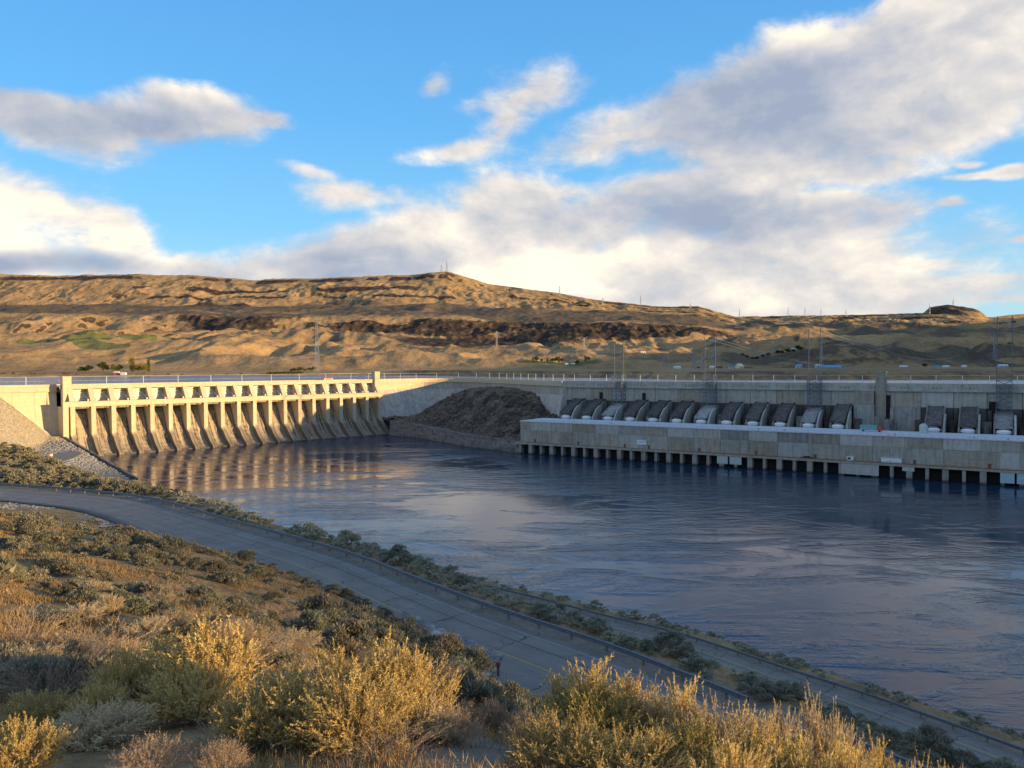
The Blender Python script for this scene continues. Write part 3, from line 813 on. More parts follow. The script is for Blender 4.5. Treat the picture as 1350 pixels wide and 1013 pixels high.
hrow = np.concatenate([np.linspace(740, 1420, 86)[:-1], np.linspace(1420, 1500, 12)[:-1], np.linspace(1500, 3150, 120)[:-1], np.linspace(3150, 3560, 46)[:-1], np.linspace(3560, 4850, 62)[:-1],
                       np.linspace(4850, 5640, 74)[:-1], np.linspace(5640, 6000, 40)[:-1], np.linspace(6000, 8000, 16)])
PXg, Dg = np.meshgrid(hcol, hrow)
Xh = (PXg - 675) / F_PX * Dg; Yh = Dg
# wobble the bands so that cliffs and benches wander
wob = (fbm(Xh / 420, Yh / 420, 5, 41) - 0.5)
wob2 = (fbm(Xh / 110, Yh / 110, 4, 47) - 0.5)
far = sstep(Dg, 2300, 3300)
Dw = Dg + far * (wob * 420 + wob2 * 120) + (1 - far) * wob * 150
Dw = np.where(Dg > 5000, Dg + wob * 200 + wob2 * 40, Dw)
pxi = np.clip(hcol, -500, 1900)
Zb = hill_base(pxi, np.clip(Dw, 1440, 7600))
# nearer bank of the reservoir at the right, faced with dark stone
shore_D = np.interp(PXg, [540, 600, 660, 800, 920, 1350], [1500, 1250, 1120, 1000, 840, 770])
bank = 46.5 + np.clip((Dg - shore_D) / 30, -1, 1) * 10.2 + np.where(Dg > shore_D, np.clip((Dg - shore_D) / 600, 0, 1) * 1.2, 0)
bank = np.where((PXg > 540) & (Dg > shore_D - 60), bank, -8)
Zb = np.where(Dg < 1440, np.where(Dg > 1380, 42.0, -8.0), Zb)
blendb = sstep(Dg, 1500, 1750)
Zb = np.where(Dg < 1750, np.maximum(Zb, bank * (1 - blendb) + Zb * blendb), Zb)
# rolling knolls nearer the water, spurs and gullies on the upper slopes
k1 = fbm(Xh / 330, Yh / 430, 5, 61, 0.42, ridged=True)
k2 = fbm(Xh / 150, Yh / 260, 5, 71, 0.5, ridged=True)
lowband = sstep(Dg, 1640, 2000) * (1 - sstep(Dg, 3050, 3350))
midband = sstep(Dg, 3500, 3700) * (1 - sstep(Dg, 4700, 5000))
upband = sstep(Dg, 4750, 5100) * (1 - sstep(Dg, 5900, 6100) * 0.9)
rightness = sstep(PXg, 860, 1020)
TAL = np.clip(np.exp(-((PXg - 640 - (Dg - 3000) * 0.14) / 100) ** 2 - ((Dg - 3020) / 330) ** 2) * 1.8, 0, 1.3)
lowband = lowband * (1 - 0.75 * np.clip(TAL + np.exp(-((PXg - 620) / 90) ** 2) * (Dg > 2300) * 0.6, 0, 1))
Zh = Zb + lowband * (k1 - 0.55) * (72 + 22 * rightness) + lowband * (k2 - 0.55) * 14 + lowband * sstep(Dg, 2100, 2500) * (1 - 0.6 * rightness) * (fbm(Xh / 120, Yh / 700, 3, 65, 0.4, True) - 0.55) * 42 + lowband * rightness * (fbm(Xh / 420, Yh / 300, 4, 66, 0.5) - 0.45) * 130
Zh += midband * ((k1 - 0.55) * (34 + 46 * rightness) + (k2 - 0.55) * 12) + upband * (1 - 0.75 * sstep(Dw, 5620, 5760)) * ((fbm((Xh + wob * 500) / 190, (Yh + wob2 * 600) / 500, 5, 71, 0.5, ridged=True) - 0.6) * (14 + 52 * fbm(Xh / 700, Yh / 900, 2, 73)) + (fbm(Xh / 60, Yh / 150, 3, 81, 0.5, True) - 0.55) * 12)
Zh += (fbm(Xh / 30, Yh / 30, 3, 91) - 0.5) * 5 * sstep(Dg, 1700, 2400)
# far right: a knob with a rock cap
knx = at(1258, 5850)
kd = np.hypot((Xh - knx[0]) / 190, (Yh - knx[1]) / 260)
Zh += 42 * (1 - sstep(kd, 0.75, 1.1)) + (14 * np.exp(-kd ** 2 * 0.7))
k590 = np.hypot((Xh - at(583, 5800)[0]) / 230, (Yh - 5800) / 300)
Zh += 12 * np.exp(-k590 ** 2)
# keep the skyline near the drawn one: cap noise beyond the rim
slope = np.hypot(np.gradient(Zh, axis=0) / np.maximum(np.gradient(Yh, axis=0), 1e-3), np.gradient(Zh, axis=1) / np.maximum(np.gradient(Xh, axis=1), 1e-3))
isol = sstep(slope, 0.62, 1.0) * sstep(Dg, 2200, 3000) * 0.8
bz = np.exp(-((Dw - 3360) / 150) ** 2) * (1 - 0.8 * sstep(PXg, 930, 1010)) * (0.45 + 0.55 * sstep(PXg, 60, 180)) * sstep(fbm(Xh / 300, Yh / 300, 4, 5), 0.40, 0.52)
talus = TAL
rim = np.exp(-((Dw - 5770) / 60) ** 2) * sstep(fbm(Xh / 200, Yh / 900, 4, 15), 0.34, 0.52) * 0.95
mid_out = np.maximum(np.exp(-((Dw - 5400) / 70) ** 2), np.exp(-((Dw - 5180) / 45) ** 2) * 0.9) * sstep(fbm(Xh / 240, Yh / 500, 4, 25), 0.42, 0.56) * sstep(PXg, 80, 200) * 0.95
knolls = np.exp(-((PXg - 275) / 22) ** 2 - ((Dg - 4750) / 120) ** 2) * 1.2 + np.exp(-((PXg - 320) / 13) ** 2 - ((Dg - 4800) / 90) ** 2) * 1.2
relief_shade = sstep(PXg, 880, 1060) * sstep(fbm(Xh / 150, Yh / 320, 5, 35), 0.42, 0.56) * (1 - sstep(Dg, 3100, 3800)) * sstep(Dg, 1620, 1800) * 0.5  # painted dark patches stand in for relief shading on the sunless right slopes
kcap = (1 - sstep(kd, 0.5, 1.0)) * 0.7
Zh += (bz + talus * 0.5) * (fbm(Xh / 40, Yh / 40, 3, 7, 0.5, True) - 0.5) * 22 + knolls * 16
Zh = np.where((Dg < shore_D - 40) & (Dg < 1400), -8.0, Zh)
ripb = ((Dg > shore_D - 20) & (Dg < shore_D + 42) & (PXg > 540)) * (0.42 + 0.0 * Dg)
bas = np.clip(np.maximum.reduce([ripb, isol * 0.8, bz, talus, rim, mid_out, knolls, relief_shade, kcap]), 0, 1.2)
f1 = np.hypot((PXg - 148) / 62, (Dg - 2760) / 190); f2 = np.hypot((PXg - 130) / 44, (Dg - 2330) / 110)
f1 = np.minimum(f1, np.hypot((PXg - 90) / 70, (Dg - 2700) / 60))
f3 = np.hypot((PXg - 735) / 62, (Dg - 1960) / 60); f4 = np.hypot((PXg - 230) / 50, (Dg - 2860) / 30)
green = (1 - sstep(np.minimum.reduce([f1, f2, f3, f4]), 0.9, 1.05))
sagey = np.clip(midband * 1.0 * (1 - 0.5 * rightness) + 0.55 * rightness * (1 - sstep(Dg, 2600, 3600)), 0, 1) * 0.75
edge_n = fbm(Xh / 90, Yh / 90, 4, 55)
sagey = sagey + (edge_n - 0.5) * 0.3 + 0.42 * sstep(fbm(Xh / 600, Yh / 260, 4, 58), 0.50, 0.62) * sstep(Dg, 1650, 2000) + 0.25 * sstep(PXg, 640, 760) * midband
hills = mesh_obj('hills', np.stack([Xh, Yh, Zh], -1).reshape(-1, 3), grid_faces(len(hrow), len(hcol)), M['hills'], smooth=True,
                 attrs={'mask': np.stack([bas, green, sagey], -1).reshape(-1, 3)})
hills['kind'] = 'structure'
def hill_z(px, D):
    i = int(np.argmin(np.abs(hrow - D))); j = int(np.argmin(np.abs(hcol - px)))
    return float(Zh[i, j])

# a blue ridge far off behind the right end
rx = np.linspace(0, 1, 60); far_x = (1130 + rx * 700 - 675) / F_PX * 14000
fv = []; fy = 404 + 0 * rx
for i, u in enumerate(rx):
    px = 1130 + u * 700
    y = 421 - 6 * math.exp(-((px - 1350) / 45) ** 2) - 3 * math.exp(-((px - 1450) / 90) ** 2) + (vnoise(np.array([u * 14]), np.array([0.5]), 3)[0] - 0.5) * 1.5
    z = elev(y, 14000, px)
    fv += [(far_x[i], 13000, 0), (far_x[i], 14000, z), (far_x[i], 15500, 0)]
distant = mesh_obj('distant_hills', fv, [(3 * i + a, 3 * i + 3 + a, 3 * i + 4 + a, 3 * i + 1 + a) for i in range(59) for a in (0, 1)], M['hills'])
distant['kind'] = 'structure'

# the hill across the river, right of and behind the viewpoint, that shades the valley floor
RT = [(-900, 52), (0, 55.5), (15, 56.2), (30, 56.9), (58, 56.9), (80, 54.6), (95, 53.5), (420, 50), (527, 54), (612, 65), (652, 79), (707, 83), (727, 91), (770, 106), (850, 125), (1000, 145), (1750, 140), (2400, 150), (3300, 165), (4200, 185), (6500, 215)]
tt = np.linspace(-900, 6500, 260); S0 = 1400.0
crest = np.interp(tt, [a for a, b in RT], [b for a, b in RT]) + S0 * TAN_E + (fbm(tt / 160, tt * 0 + 0.3, 4, 77) - 0.5) * (1 + 12 * sstep(tt, 750, 1400))
TPERP = np.array([-SUN_H[1], SUN_H[0]])
sv = []; soff = np.array([-560, -420, -280, -150, -60, 0, 150, 400, 900, 1800])
sh = np.array([-0.05, 0.06, 0.30, 0.62, 0.88, 1.0, 0.98, 0.85, 0.6, -0.05])
for j, o in enumerate(soff):
    for i, t in enumerate(tt):
        p = SUN_H * (S0 + o) + TPERP * t
        z = crest[i] * sh[j] + (0 if j in (0, 5, 9) else (vnoise(np.array([t / 120.0]), np.array([j * 1.7]), 4)[0] - 0.5) * 26 * (j > 5 or j < 4))
        if j > 5: z = min(z, crest[i] - 6 + (S0 + o - S0) * TAN_E * 0.0)
        sv.append((p[0], p[1], max(z, -6.4)))
shade_hill = mesh_obj('west_hill', sv, grid_faces(len(soff), len(tt)), M['hills'], smooth=True)
shade_hill['kind'] = 'structure'

# ------------------------------------------------------------------ roads
def road(name, line, z, side_w, s0=0, s1=None, off0=0.9):
    L = line[s0:s1]; d = np.gradient(L, axis=0); d /= np.linalg.norm(d, axis=1)[:, None]; n = np.stack([d[:, 1], -d[:, 0]], 1)
    s = np.concatenate([[0], np.cumsum(np.linalg.norm(np.diff(L, axis=0), axis=1))])
    offs = np.linspace(off0, side_w, 7)
    wig = (fbm(s / 2.2, s * 0, 3, 4) - 0.5) * 0.35
    V = []; RD = []
    for k, o in enumerate(offs):
        oo = o + (wig if k in (0, 6) else 0)
        p = L + n * (oo[:, None] if hasattr(oo, '__len__') else oo)
        V.append(np.column_stack([p, np.full(len(p), z)])); RD.append(np.column_stack([s, np.full(len(p), o), 0 * s]))
    # turned-down edges give the surface a thickness
    for k in (0, 6):
        v = V[k].copy(); v[:, 2] -= 0.35; r = RD[k].copy()
        if k == 0: V.insert(0, v); RD.insert(0, r)
        else: V.append(v); RD.append(r)
    o = mesh_obj(name, np.concatenate(V), grid_faces(len(V), len(L))[:, ::-1].copy(), M['asphalt'], attrs={'rd': np.concatenate(RD)})
    o['kind'] = 'structure'
    return o
def lane_line(name, parent, line, z, off, w, mt, s0=0, s1=None):
    L = line[s0:s1]; d = np.gradient(L, axis=0); d /= np.linalg.norm(d, axis=1)[:, None]; n = np.stack([d[:, 1], -d[:, 0]], 1)
    a = L + n * (off - w / 2); b = L + n * (off + w / 2)
    return mesh_obj(name, np.concatenate([np.column_stack([a, np.full(len(a), z)]), np.column_stack([b, np.full(len(b), z)])]), grid_faces(2, len(L))[:, ::-1].copy(), mt, parent)
upper_road = road('road', RAIL_U, ROAD_Z, 12.0)
lane_line('edge_line', upper_road, RAIL_U, ROAD_Z + 0.004, 1.9, 0.13, M['whiteline'], 95)
lane_line('centre_line', upper_road, RAIL_U, ROAD_Z + 0.004, 6.6, 0.13, M['yellow'], 165)
lower_road = road('lower_road', RAIL_L, LOW_Z, 8.0, off0=0.45)
lane_line('centre_line', lower_road, RAIL_L, LOW_Z + 0.004, 3.1, 0.16, M['yellow'], 30)

def guardrail(name, label, line, z, s0, s1, group=None):
    t = thing(name, label, 'guardrail', (float(line[s0][0]), float(line[s0][1]), z), 0, group)
    L = line[s0:s1:2]; d = np.gradient(L, axis=0); d /= np.linalg.norm(d, axis=1)[:, None]; n = np.stack([d[:, 1], -d[:, 0]], 1)
    prof = [(0.0, 0.36), (0.07, 0.44), (0.0, 0.53), (0.0, 0.60), (0.07, 0.69), (0.0, 0.78), (-0.05, 0.78), (-0.05, 0.36)]
    base = np.array([line[s0][0], line[s0][1], z])
    V = [np.column_stack([L + n * p[0], np.full(len(L), z + p[1])]) - base for p in prof]
    V.append(V[0])
    mesh_obj('rail_beam', np.concatenate(V), grid_faces(len(V), len(L))[:, ::-1].copy(), M['guard'], t)
    pb = MB(); pb.box(-0.07, 0.07, -0.09, 0.07, -0.5, 0.72)
    pm = None
    for i in range(0, len(L), 2):
        if pm is None:
            pm = pb.build('post', M['timber'], t); o = pm
        else:
            o = pm.copy(); C.objects.link(o); o.parent = t
        q = L[i] - n[i] * 0.18
        o.location = (q[0] - base[0], q[1] - base[1], 0); o.rotation_euler = (0, 0, math.atan2(d[i][1], d[i][0]))
    return t
iend = int(np.argmin(((RAIL_U - pix(1026, 934, ROAD_Z + 0.75)[:2]) ** 2).sum(1)))
ib = int(np.argmin(((RAIL_U - pix(1105, 966, ROAD_Z + 0.75)[:2]) ** 2).sum(1)))
guardrail('guardrail', 'long steel guardrail with dark posts between the upper road and the sagebrush strip', RAIL_U, ROAD_Z, 0, iend)
guardrail('guardrail', 'short run of guardrail beside the upper road, past the end of the long one', RAIL_U, ROAD_Z, ib, len(RAIL_U))
guardrail('guardrail', 'dull guardrail along the water side of the lower road', RAIL_L, LOW_Z, 6, len(RAIL_L))

# ------------------------------------------------------------------ spillway dam
BAY = 13.83
sp = thing('spillway_dam', 'long concrete spillway dam with nineteen gated bays beside the left bank', 'dam', (SP_O[0], SP_O[1], 0), SP_A)
chute_prof = [(22, 33.0), (17, 33.2), (14.5, 32.0), (12, 29.2), (9.6, 25.0), (7.2, 20.0), (4.6, 15.2), (1.2, 10.6), (-2.6, 6.6), (-6.8, 3.2), (-11.5, 0.9), (-15.5, 0.55), (-15.8, -4), (22, -4)]
pier_prof = [(20, 50.0), (9.0, 50.0), (1.2, 39.2), (0, 39.2), (-0.4, 14.6), (-1.2, 14.0), (-4.6, 11.9), (-9, 7.6), (-12.6, 4.6), (-17.2, 2.0), (-18.2, 1.0), (-18.4, -4), (20, -4)]
def zmesh(build):
    mb = MB(); build(mb); return mb
chute_me = None; gate_me = None; pier_me = None
for k in range(-1, 18):
    x0 = k * BAY + 1.6; w = BAY - 3.2
    if chute_me is None:
        b = MB(); b.prism(chute_prof, 0, w); c = b.build('chute', M['chute'], sp); chute_me = c
        b = MB()
        gp = [(14.2 - 2.0 * math.sin((i / 8) * math.pi) , 33.1 + i * 1.78) for i in range(9)]
        prof = [(y, z) for y, z in gp] + [(y + 0.4, z) for y, z in reversed(gp)]
        b.prism(prof, 0.25, w - 0.25)
        gt = b.build('gate', M['gate'], sp); gate_me = gt
        rb = MB()
        for z, y in ((35.6, 12.6), (38.9, 12.0), (42.3, 12.0), (45.6, 12.7)): rb.box(0.3, w - 0.3, y - 0.45, y + 0.2, z - 0.14, z + 0.14)
        rb.build('gate_beam', M['palepaint'], gt)
        tb = MB(); tb.box(0.25, w - 0.25, 13.6, 14.1, 47.3, 48.1); tb.build('gate_top', M['white'], gt)
        arms = []
        for sx in (1.2, w - 1.2):
            a = MB()
            hub = (sx, 3.4, 40.2)
            a.bar((sx, 12.6, 36.0), hub, 0.4, 0.5); a.bar((sx, 12.6, 44.6), hub, 0.4, 0.5); a.box(sx - 0.45, sx + 0.45, 2.8, 3.9, 39.7, 40.8)
            a.build('gate_arm', M['palepaint'], gt)
        c.location = gt.location = (x0, 0, 0)
    else:
        for src in (chute_me, gate_me):
            q = copy_tree(src, sp); q.location = (x0, 0, 0)
for k in range(-1, 19):
    if pier_me is None:
        b = MB(); b.prism(pier_prof, -1.55, 1.55); b.prism([(8.6, 50.2), (1.0, 39.6), (2.4, 39.6), (10.2, 50.2)], -1.75, 1.75)
        pier_me = b.build('pier', M['pier'], sp); q = pier_me
    else:
        q = pier_me.copy(); C.objects.link(q); q.parent = sp
    q.location = (k * BAY, 0, 0)
xL, xR = -20.3, 18 * BAY + 2.5
b = MB(); b.box(xL, xR, -0.9, 1.9, 35.6, 39.25); b.box(xL - 0.3, xR, -1.15, 2.0, 38.7, 39.5)
b.box(xL, xL + 3.6, -0.9, 20, 10, 35.6)
b.build('walkway_beam', M['buff'], sp)
# slots of dark between the first posts, and the beam segments' soffit
for k in range(-1, 18):
    b = MB(); b.box(k * BAY + 1.6, (k + 1) * BAY - 1.6, 10.2, 11.4, 32.0, 34.6) if False else b.box(k * BAY + 1.6, (k + 1) * BAY - 1.6, 2.0, 3.2, 34.2, 36.0)
    b.build('cross_beam', M['chute'], sp)
b = MB(); b.box(xL, xR, 8.4, 24, 50.0, 51.2); b.box(xL, xR, 8.2, 8.7, 48.6, 52.0); b.box(xL, xR, 23.6, 24.1, 46.0, 52.0)
b.build('roadway_deck', M['buff'], sp)
for k in range(-1, 18):
    b = MB(); b.box(k * BAY + 1.7, (k + 1) * BAY - 1.7, 7.9, 8.2, 50.9, 52.05); b.build('parapet_panel', M['buff'], sp)
def pylon(x0, x1, y0, y1, z0, z1, parent, mt):
    b = MB(); b.box(x0, x1, y0, y1, z0, z1 - 0.5); b.box(x0 - 0.25, x1 + 0.25, y0 - 0.25, y1 + 0.25, z1 - 0.5, z1)
    b.box(x0 + 0.6, x1 - 0.6, y0 - 0.12, y0, z0 + 2, z1 - 2)
    return b.build('pylon', mt, parent)
pylon(xL + 1.5, xL + 7.2, 5.6, 12, 36, 58.0, sp, M['buff'])
pylon(xR - 4.2, xR + 1.4, 5.6, 12, 36, 59.4, sp, M['buff'])
# concrete wall to the left of the gates, cast in panels
lw = thing('abutment_wall', 'sunlit buff concrete wall of the dam left of the spillway gates', 'wall', (SP_O[0], SP_O[1], 0), SP_A)
for i, x1 in enumerate(np.arange(xL, -130, -14.0)):
    x0 = x1 - 13.9
    b = MB(); b.prism([(19.2, 46.6), (19.2, 37), (15.5, 8), (30, 8), (30, 46.6)], x0, x1); b.build('wall_panel', M['buff'], lw)
b = MB(); b.box(-162, xL - 0.05, 17.9, 30.5, 46.6, 50.9); b.box(-162, xL - 0.05, 17.6, 18.2, 50.2, 52.0); b.build('parapet', M['buff'], lw)
b = MB(); b.prism([(19.1, 46.6), (16.2, 24), (12, 8), (19.1, 8)], xL - 6.0, xL - 0.02); b.build('buttress', M['buff'], lw)

# training wall running downstream from the left end
tw = MB()
nseg = 12
for i in range(nseg):
    y0 = 8 - i * 14.0; y1 = y0 - 13.9
    za = np.interp(y0, [-160, 10], [0.7, 15.2]); zb = np.interp(y1, [-160, 10], [0.7, 15.2]); xa = -20.3 + (8 - y0) * 0.014
    tw.add([(xa, y0, -5), (xa + 1.4, y0, -5), (xa + 1.4, y0, za), (xa, y0, za), (xa + .2, y1, -5), (xa + 1.6, y1, -5), (xa + 1.6, y1, zb), (xa + .2, y1, zb)],
           [(0, 1, 2, 3), (7, 6, 5, 4), (0, 4, 5, 1), (1, 5, 6, 2), (2, 6, 7, 3), (3, 7, 4, 0)])
tw = tw.build('training_wall', M['darkwall'])
tw.location = (SP_O[0], SP_O[1], 0); tw.rotation_euler = (0, 0, SP_A)
tag(tw, 'dark low training wall running from the spillway down into the river at left', 'wall')

# handrail down the left embankment
hr = thing('stair_handrail', 'pale handrail slanting down the sunlit rock bank below the abutment wall', 'handrail', (SP_O[0], SP_O[1], 0), SP_A)
ha, hb = (-47.5, 15.0), (-21.5, 12.0)
def sp_ground(lx, ly):
    wx, wy = to_world(lx, ly, SP_O, SP_A); return gz(wx, wy)
pts = []
for i in range(14):
    t = i / 13; lx = ha[0] + (hb[0] - ha[0]) * t; ly = ha[1] + (hb[1] - ha[1]) * t
    pts.append((lx, ly, sp_ground(lx, ly) + 0.9))
b = MB(); b.tube(pts, 0.22, 5)
b.build('handrail', M['rail'], hr)
b = MB()
for i in range(13):
    p, q = np.array(pts[i]), np.array(pts[i + 1]); b.bar(p - (0, 0.5, 0.85), q - (0, 0.5, 0.85), 1.6, 0.35)
b.build('step_slab', M['grey2'], hr)
pm = None
for p in pts:
    if pm is None:
        b = MB(); b.box(-0.09, 0.09, -0.09, 0.09, -1.4, 0.0); pm = b.build('post', M['rail'], hr); q = pm
    else: q = pm.copy(); C.objects.link(q); q.parent = hr
    q.location = p

# ------------------------------------------------------------------ curved wall between spillway and intakes
WM = smooth_line([to_world(18 * BAY + 2.6, 18, SP_O, SP_A), (-108, 781), (-84, 797), (-55, 797), (-27, 770), (-2, 712), (20, 655), (41, 613)], 1.0)
cw = thing('curved_dam_wall', 'curved concrete dam wall with white run-off streaks behind the rock mound', 'wall', (0, 0, 0))
seg = 15
Wd = np.gradient(WM, axis=0); Wd /= np.linalg.norm(Wd, axis=1)[:, None]; Wn = np.stack([Wd[:, 1], -Wd[:, 0]], 1)
def sweep(i0, i1, prof, name, mt, parent):
    """profile (out, z) swept along the wall line from i0 to i1, closed"""
    L = WM[i0:i1]; N = Wn[i0:i1]; V = []
    for o, z in prof + [prof[0]]:
        V.append(np.column_stack([L + N * o, np.full(len(L), z)]))
    V = np.concatenate(V); n = len(L); f = [tuple(q) for q in grid_faces(len(prof) + 1, n)]
    f += [tuple(k * n for k in range(len(prof))), tuple(k * n + n - 1 for k in reversed(range(len(prof))))]
    return mesh_obj(name, V, f, mt, parent)
idx = list(range(0, len(WM) - 6, seg))
for a in idx:
    e = min(a + seg, len(WM))
    if len(WM) - e < 6: e = len(WM)
    e = min(e + 1, len(WM))
    sweep(a, e, [(-2, 47.8), (0.0, 47.8), (0.0, 41.0), (-10, 41.0)], 'upper_panel', M['buff'] if a < 60 else M['grey'], cw)
    sweep(a, e, [(-6, 40.97), (0.05, 40.97), (17 if a < 80 else 9, 4.0), (-6, 4.0)], 'battered_panel', M['wallw'], cw)
sweep(0, len(WM), [(-12, 50.6), (-12, 47.83), (1.0, 47.83), (1.2, 50.2), (1.2, 52.0), (0.6, 52.0), (0.6, 50.6)], 'parapet', M['buff'], cw)

# ------------------------------------------------------------------ intake dam with penstocks
U = 17.56; U0 = 19.0
def ph_x(px, y=0.0):
    """local x along the powerhouse front seen at photo column px"""
    u = (px - 675) / F_PX; ca, sa = math.cos(PH_A), math.sin(PH_A)
    ox, oy = PH_O[0] - y * sa, PH_O[1] + y * ca
    return (u * oy - ox) / (ca - u * sa)
it = thing('intake_dam', 'long grey concrete intake dam in shade behind the powerhouse', 'dam', (PH_O[0], PH_O[1], 0), PH_A)
YW = 61.0
pent = list(range(0, 12)) + [14, 15, 16, 17, 18]
wmats = [M['grey'], M['grey2'], M['grey3'], M['grey']]
for k in range(-1, 24):
    cx = U0 + k * U
    x0, x1 = cx - U / 2 + 0.12, cx + U / 2 - 0.12
    if k == -1: x0 = 2
    if k in (12,): continue
    b = MB(); b.box(x0, x1, YW, YW + 9, 37.2, 46.9); b.build('wall_panel', wmats[(k * 7 + 3) % 4], it)
    b = MB(); b.box(x0, x1, YW - 0.8, YW + 9, 22, 37.1)
    b.box(x0 + 0.2, x0 + 2.2, YW - 2.0, YW - 0.8, 22, 36.3)
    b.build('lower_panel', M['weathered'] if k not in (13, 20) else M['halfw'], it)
b = MB(); b.box(ph_x(1127, YW - 6), ph_x(1152, YW - 6), YW - 6.0, YW + 6, 38.6, 46.9); b.build('service_block', M['grey3'], it)
b = MB(); b.box(ph_x(1126, YW - 7), ph_x(1152.5, YW - 7), YW - 7.2, YW - 1, 22, 38.5); b.build('service_block', M['halfw'], it)
b = MB(); b.box(ph_x(1153, YW - 5), ph_x(1166, YW - 5), YW - 5.0, YW - 3.4, 22, 31); b.build('service_block', M['halfw'], it)
b = MB(); b.box(U0 + 11.5 * U, U0 + 12.5 * U, YW - 0.5, YW + 9, 22, 46.9); b.build('wall_panel', M['grey'], it)
xa, xb = 1.0, 480
b = MB(); b.box(xa, xb, YW - 1.5, YW + 14, 47.0, 50.6); b.box(xa, xb, YW - 1.7, YW - 1.1, 50.3, 52.0); b.box(xa, xb, YW + 13.4, YW + 14, 44.0, 52.0)
b.build('parapet', M['grey'], it)
b = MB(); b.box(xa, xb, YW - 1.9, YW - 1.0, 52.0, 52.35); b.build('coping', M['palepaint'], it)
# small lamp niches in the parapet face
nb = MB()
for k in range(0, 24):
    for dx in (-2.2, 0, 2.2): nb.box(U0 + k * U + dx - 0.25, U0 + k * U + dx + 0.25, YW - 1.78, YW - 1.69, 48.9, 49.5)
nb.build('niche', M['black'], it)['kind'] = 'stuff'
px_ = ph_x(1162, YW - 3)
pylon(px_ - 3.4, px_ + 2.6, YW - 3.2, YW + 4, 30, 59.6, it, M['grey3'])
b = MB(); b.box(px_ + 2.7, px_ + 5.0, YW - 1.1, YW + 1, 24, 44.5); b.build('dark_slot', M['black'], it)
for k in (1, 3.02):
    b = MB(); b.box(U0 + k * U - 1.6, U0 + k * U + 0.8, YW - 1.0, YW - 0.05, 37.2, 43.5); b.build('dark_slot', M['black'], it)
b = MB(); b.box(U0 + 15.55 * U, U0 + 15.8 * U, YW - 1.6, YW - 0.9, 24, 41.5); b.build('dark_slot', M['black'], it)

def penstock_meshes(rounded):
    hw = 4.15
    root_b = MB()
    if rounded:
        prof = [(YW - 0.9, 35.6), (YW - 6, 35.0), (YW - 12, 33.8), (YW - 17, 32.2), (YW - 21, 30.4), (YW - 24.9, 29.0), (YW - 27.2, 27.9), (YW - 27.0, 27.3), (YW - 24.6, 27.2), (YW - 18, 27), (YW - 0.9, 30)]
    else:
        prof = [(YW - 0.9, 38.2), (YW - 5.5, 38.0), (YW - 7, 37.2), (YW - 9, 36.6), (YW - 14, 35.0), (YW - 19, 32.4), (YW - 25.0, 30.0), (YW - 27.6, 28.7), (YW - 27.4, 27.7), (YW - 25, 27.4), (YW - 18, 27.4), (YW - 0.9, 30)]
    root_b.prism(prof, -hw, hw)
    # raised curbs on both edges
    top = prof[:-4]
    for x in (-hw - 0.02, hw - 0.58): root_b.prism([(y, z + 0.45) for y, z in top] + [(y + 0.05, z - 0.4) for y, z in reversed(top)], x, x + 0.6)
    side = MB()
    sprof = [(YW - 0.9, 37.4 if not rounded else 34.6), (YW - 6, 37.0 if not rounded else 33.6), (YW - 13, 33.0 if not rounded else 31.4), (YW - 19, 29.8), (YW - 25.8, 25.4), (YW - 24.8, 22.5), (YW - 0.9, 22.5)]
    side.prism(sprof, hw - 0.1, hw + 0.9); side.prism(sprof, -hw - 0.9, -hw + 0.1)
    wing = MB()
    wp = [(YW - 12.5, 34.4), (YW - 17.5, 33.4), (YW - 21.5, 31.2), (YW - 25.0, 28.0), (YW - 27.0, 24.8), (YW - 27.3, 21.8), (YW - 12.5, 21.8)]
    wing.prism(wp, hw + 0.9, hw + 1.9)
    cap = MB()
    cap.tube([(0, YW - 24.2, 27.36), (0, YW - 24.2, 26.2), (0, YW - 24.4, 25.6), (0, YW - 24.4, 20.5)], [3.3, 3.35, 3.8, 3.9], 24)
    for z in (24.9, 23.9): cap.tube([(0, YW - 24.4, z - 0.12), (0, YW - 24.4, z + 0.12)], 4.05, 24)
    return root_b, side, wing, cap
src = {}
for k in pent:
    rounded = k in (2, 6, 10, 16)
    if rounded not in src:
        rb_, sd_, wg_, cp_ = penstock_meshes(rounded)
        p = rb_.build('penstock', M['halfw'] if rounded else M['weathered'], it)
        sd_.build('side_wall', M['halfw'], p); wg_.build('wing_wall', M['grey'] if not rounded else M['grey2'], p)
        cpo = cp_.build('white_pipe', M['white'], p, smooth=False)
        src[rounded] = p; q = p
    else:
        q = copy_tree(src[rounded], it)
    q.location = (U0 + k * U - 0.3, 0, 0)
src[True]['label'] = 'paler rounded penstock hood with olive staining'
for k in pent + [12, 13]:
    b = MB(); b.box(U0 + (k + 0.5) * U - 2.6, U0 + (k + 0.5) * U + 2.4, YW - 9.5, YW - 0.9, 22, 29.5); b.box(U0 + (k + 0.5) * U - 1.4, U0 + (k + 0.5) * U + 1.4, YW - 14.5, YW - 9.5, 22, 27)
    b.build('dark_recess_block', M['weathered'] if k % 3 else M['halfw'], it)

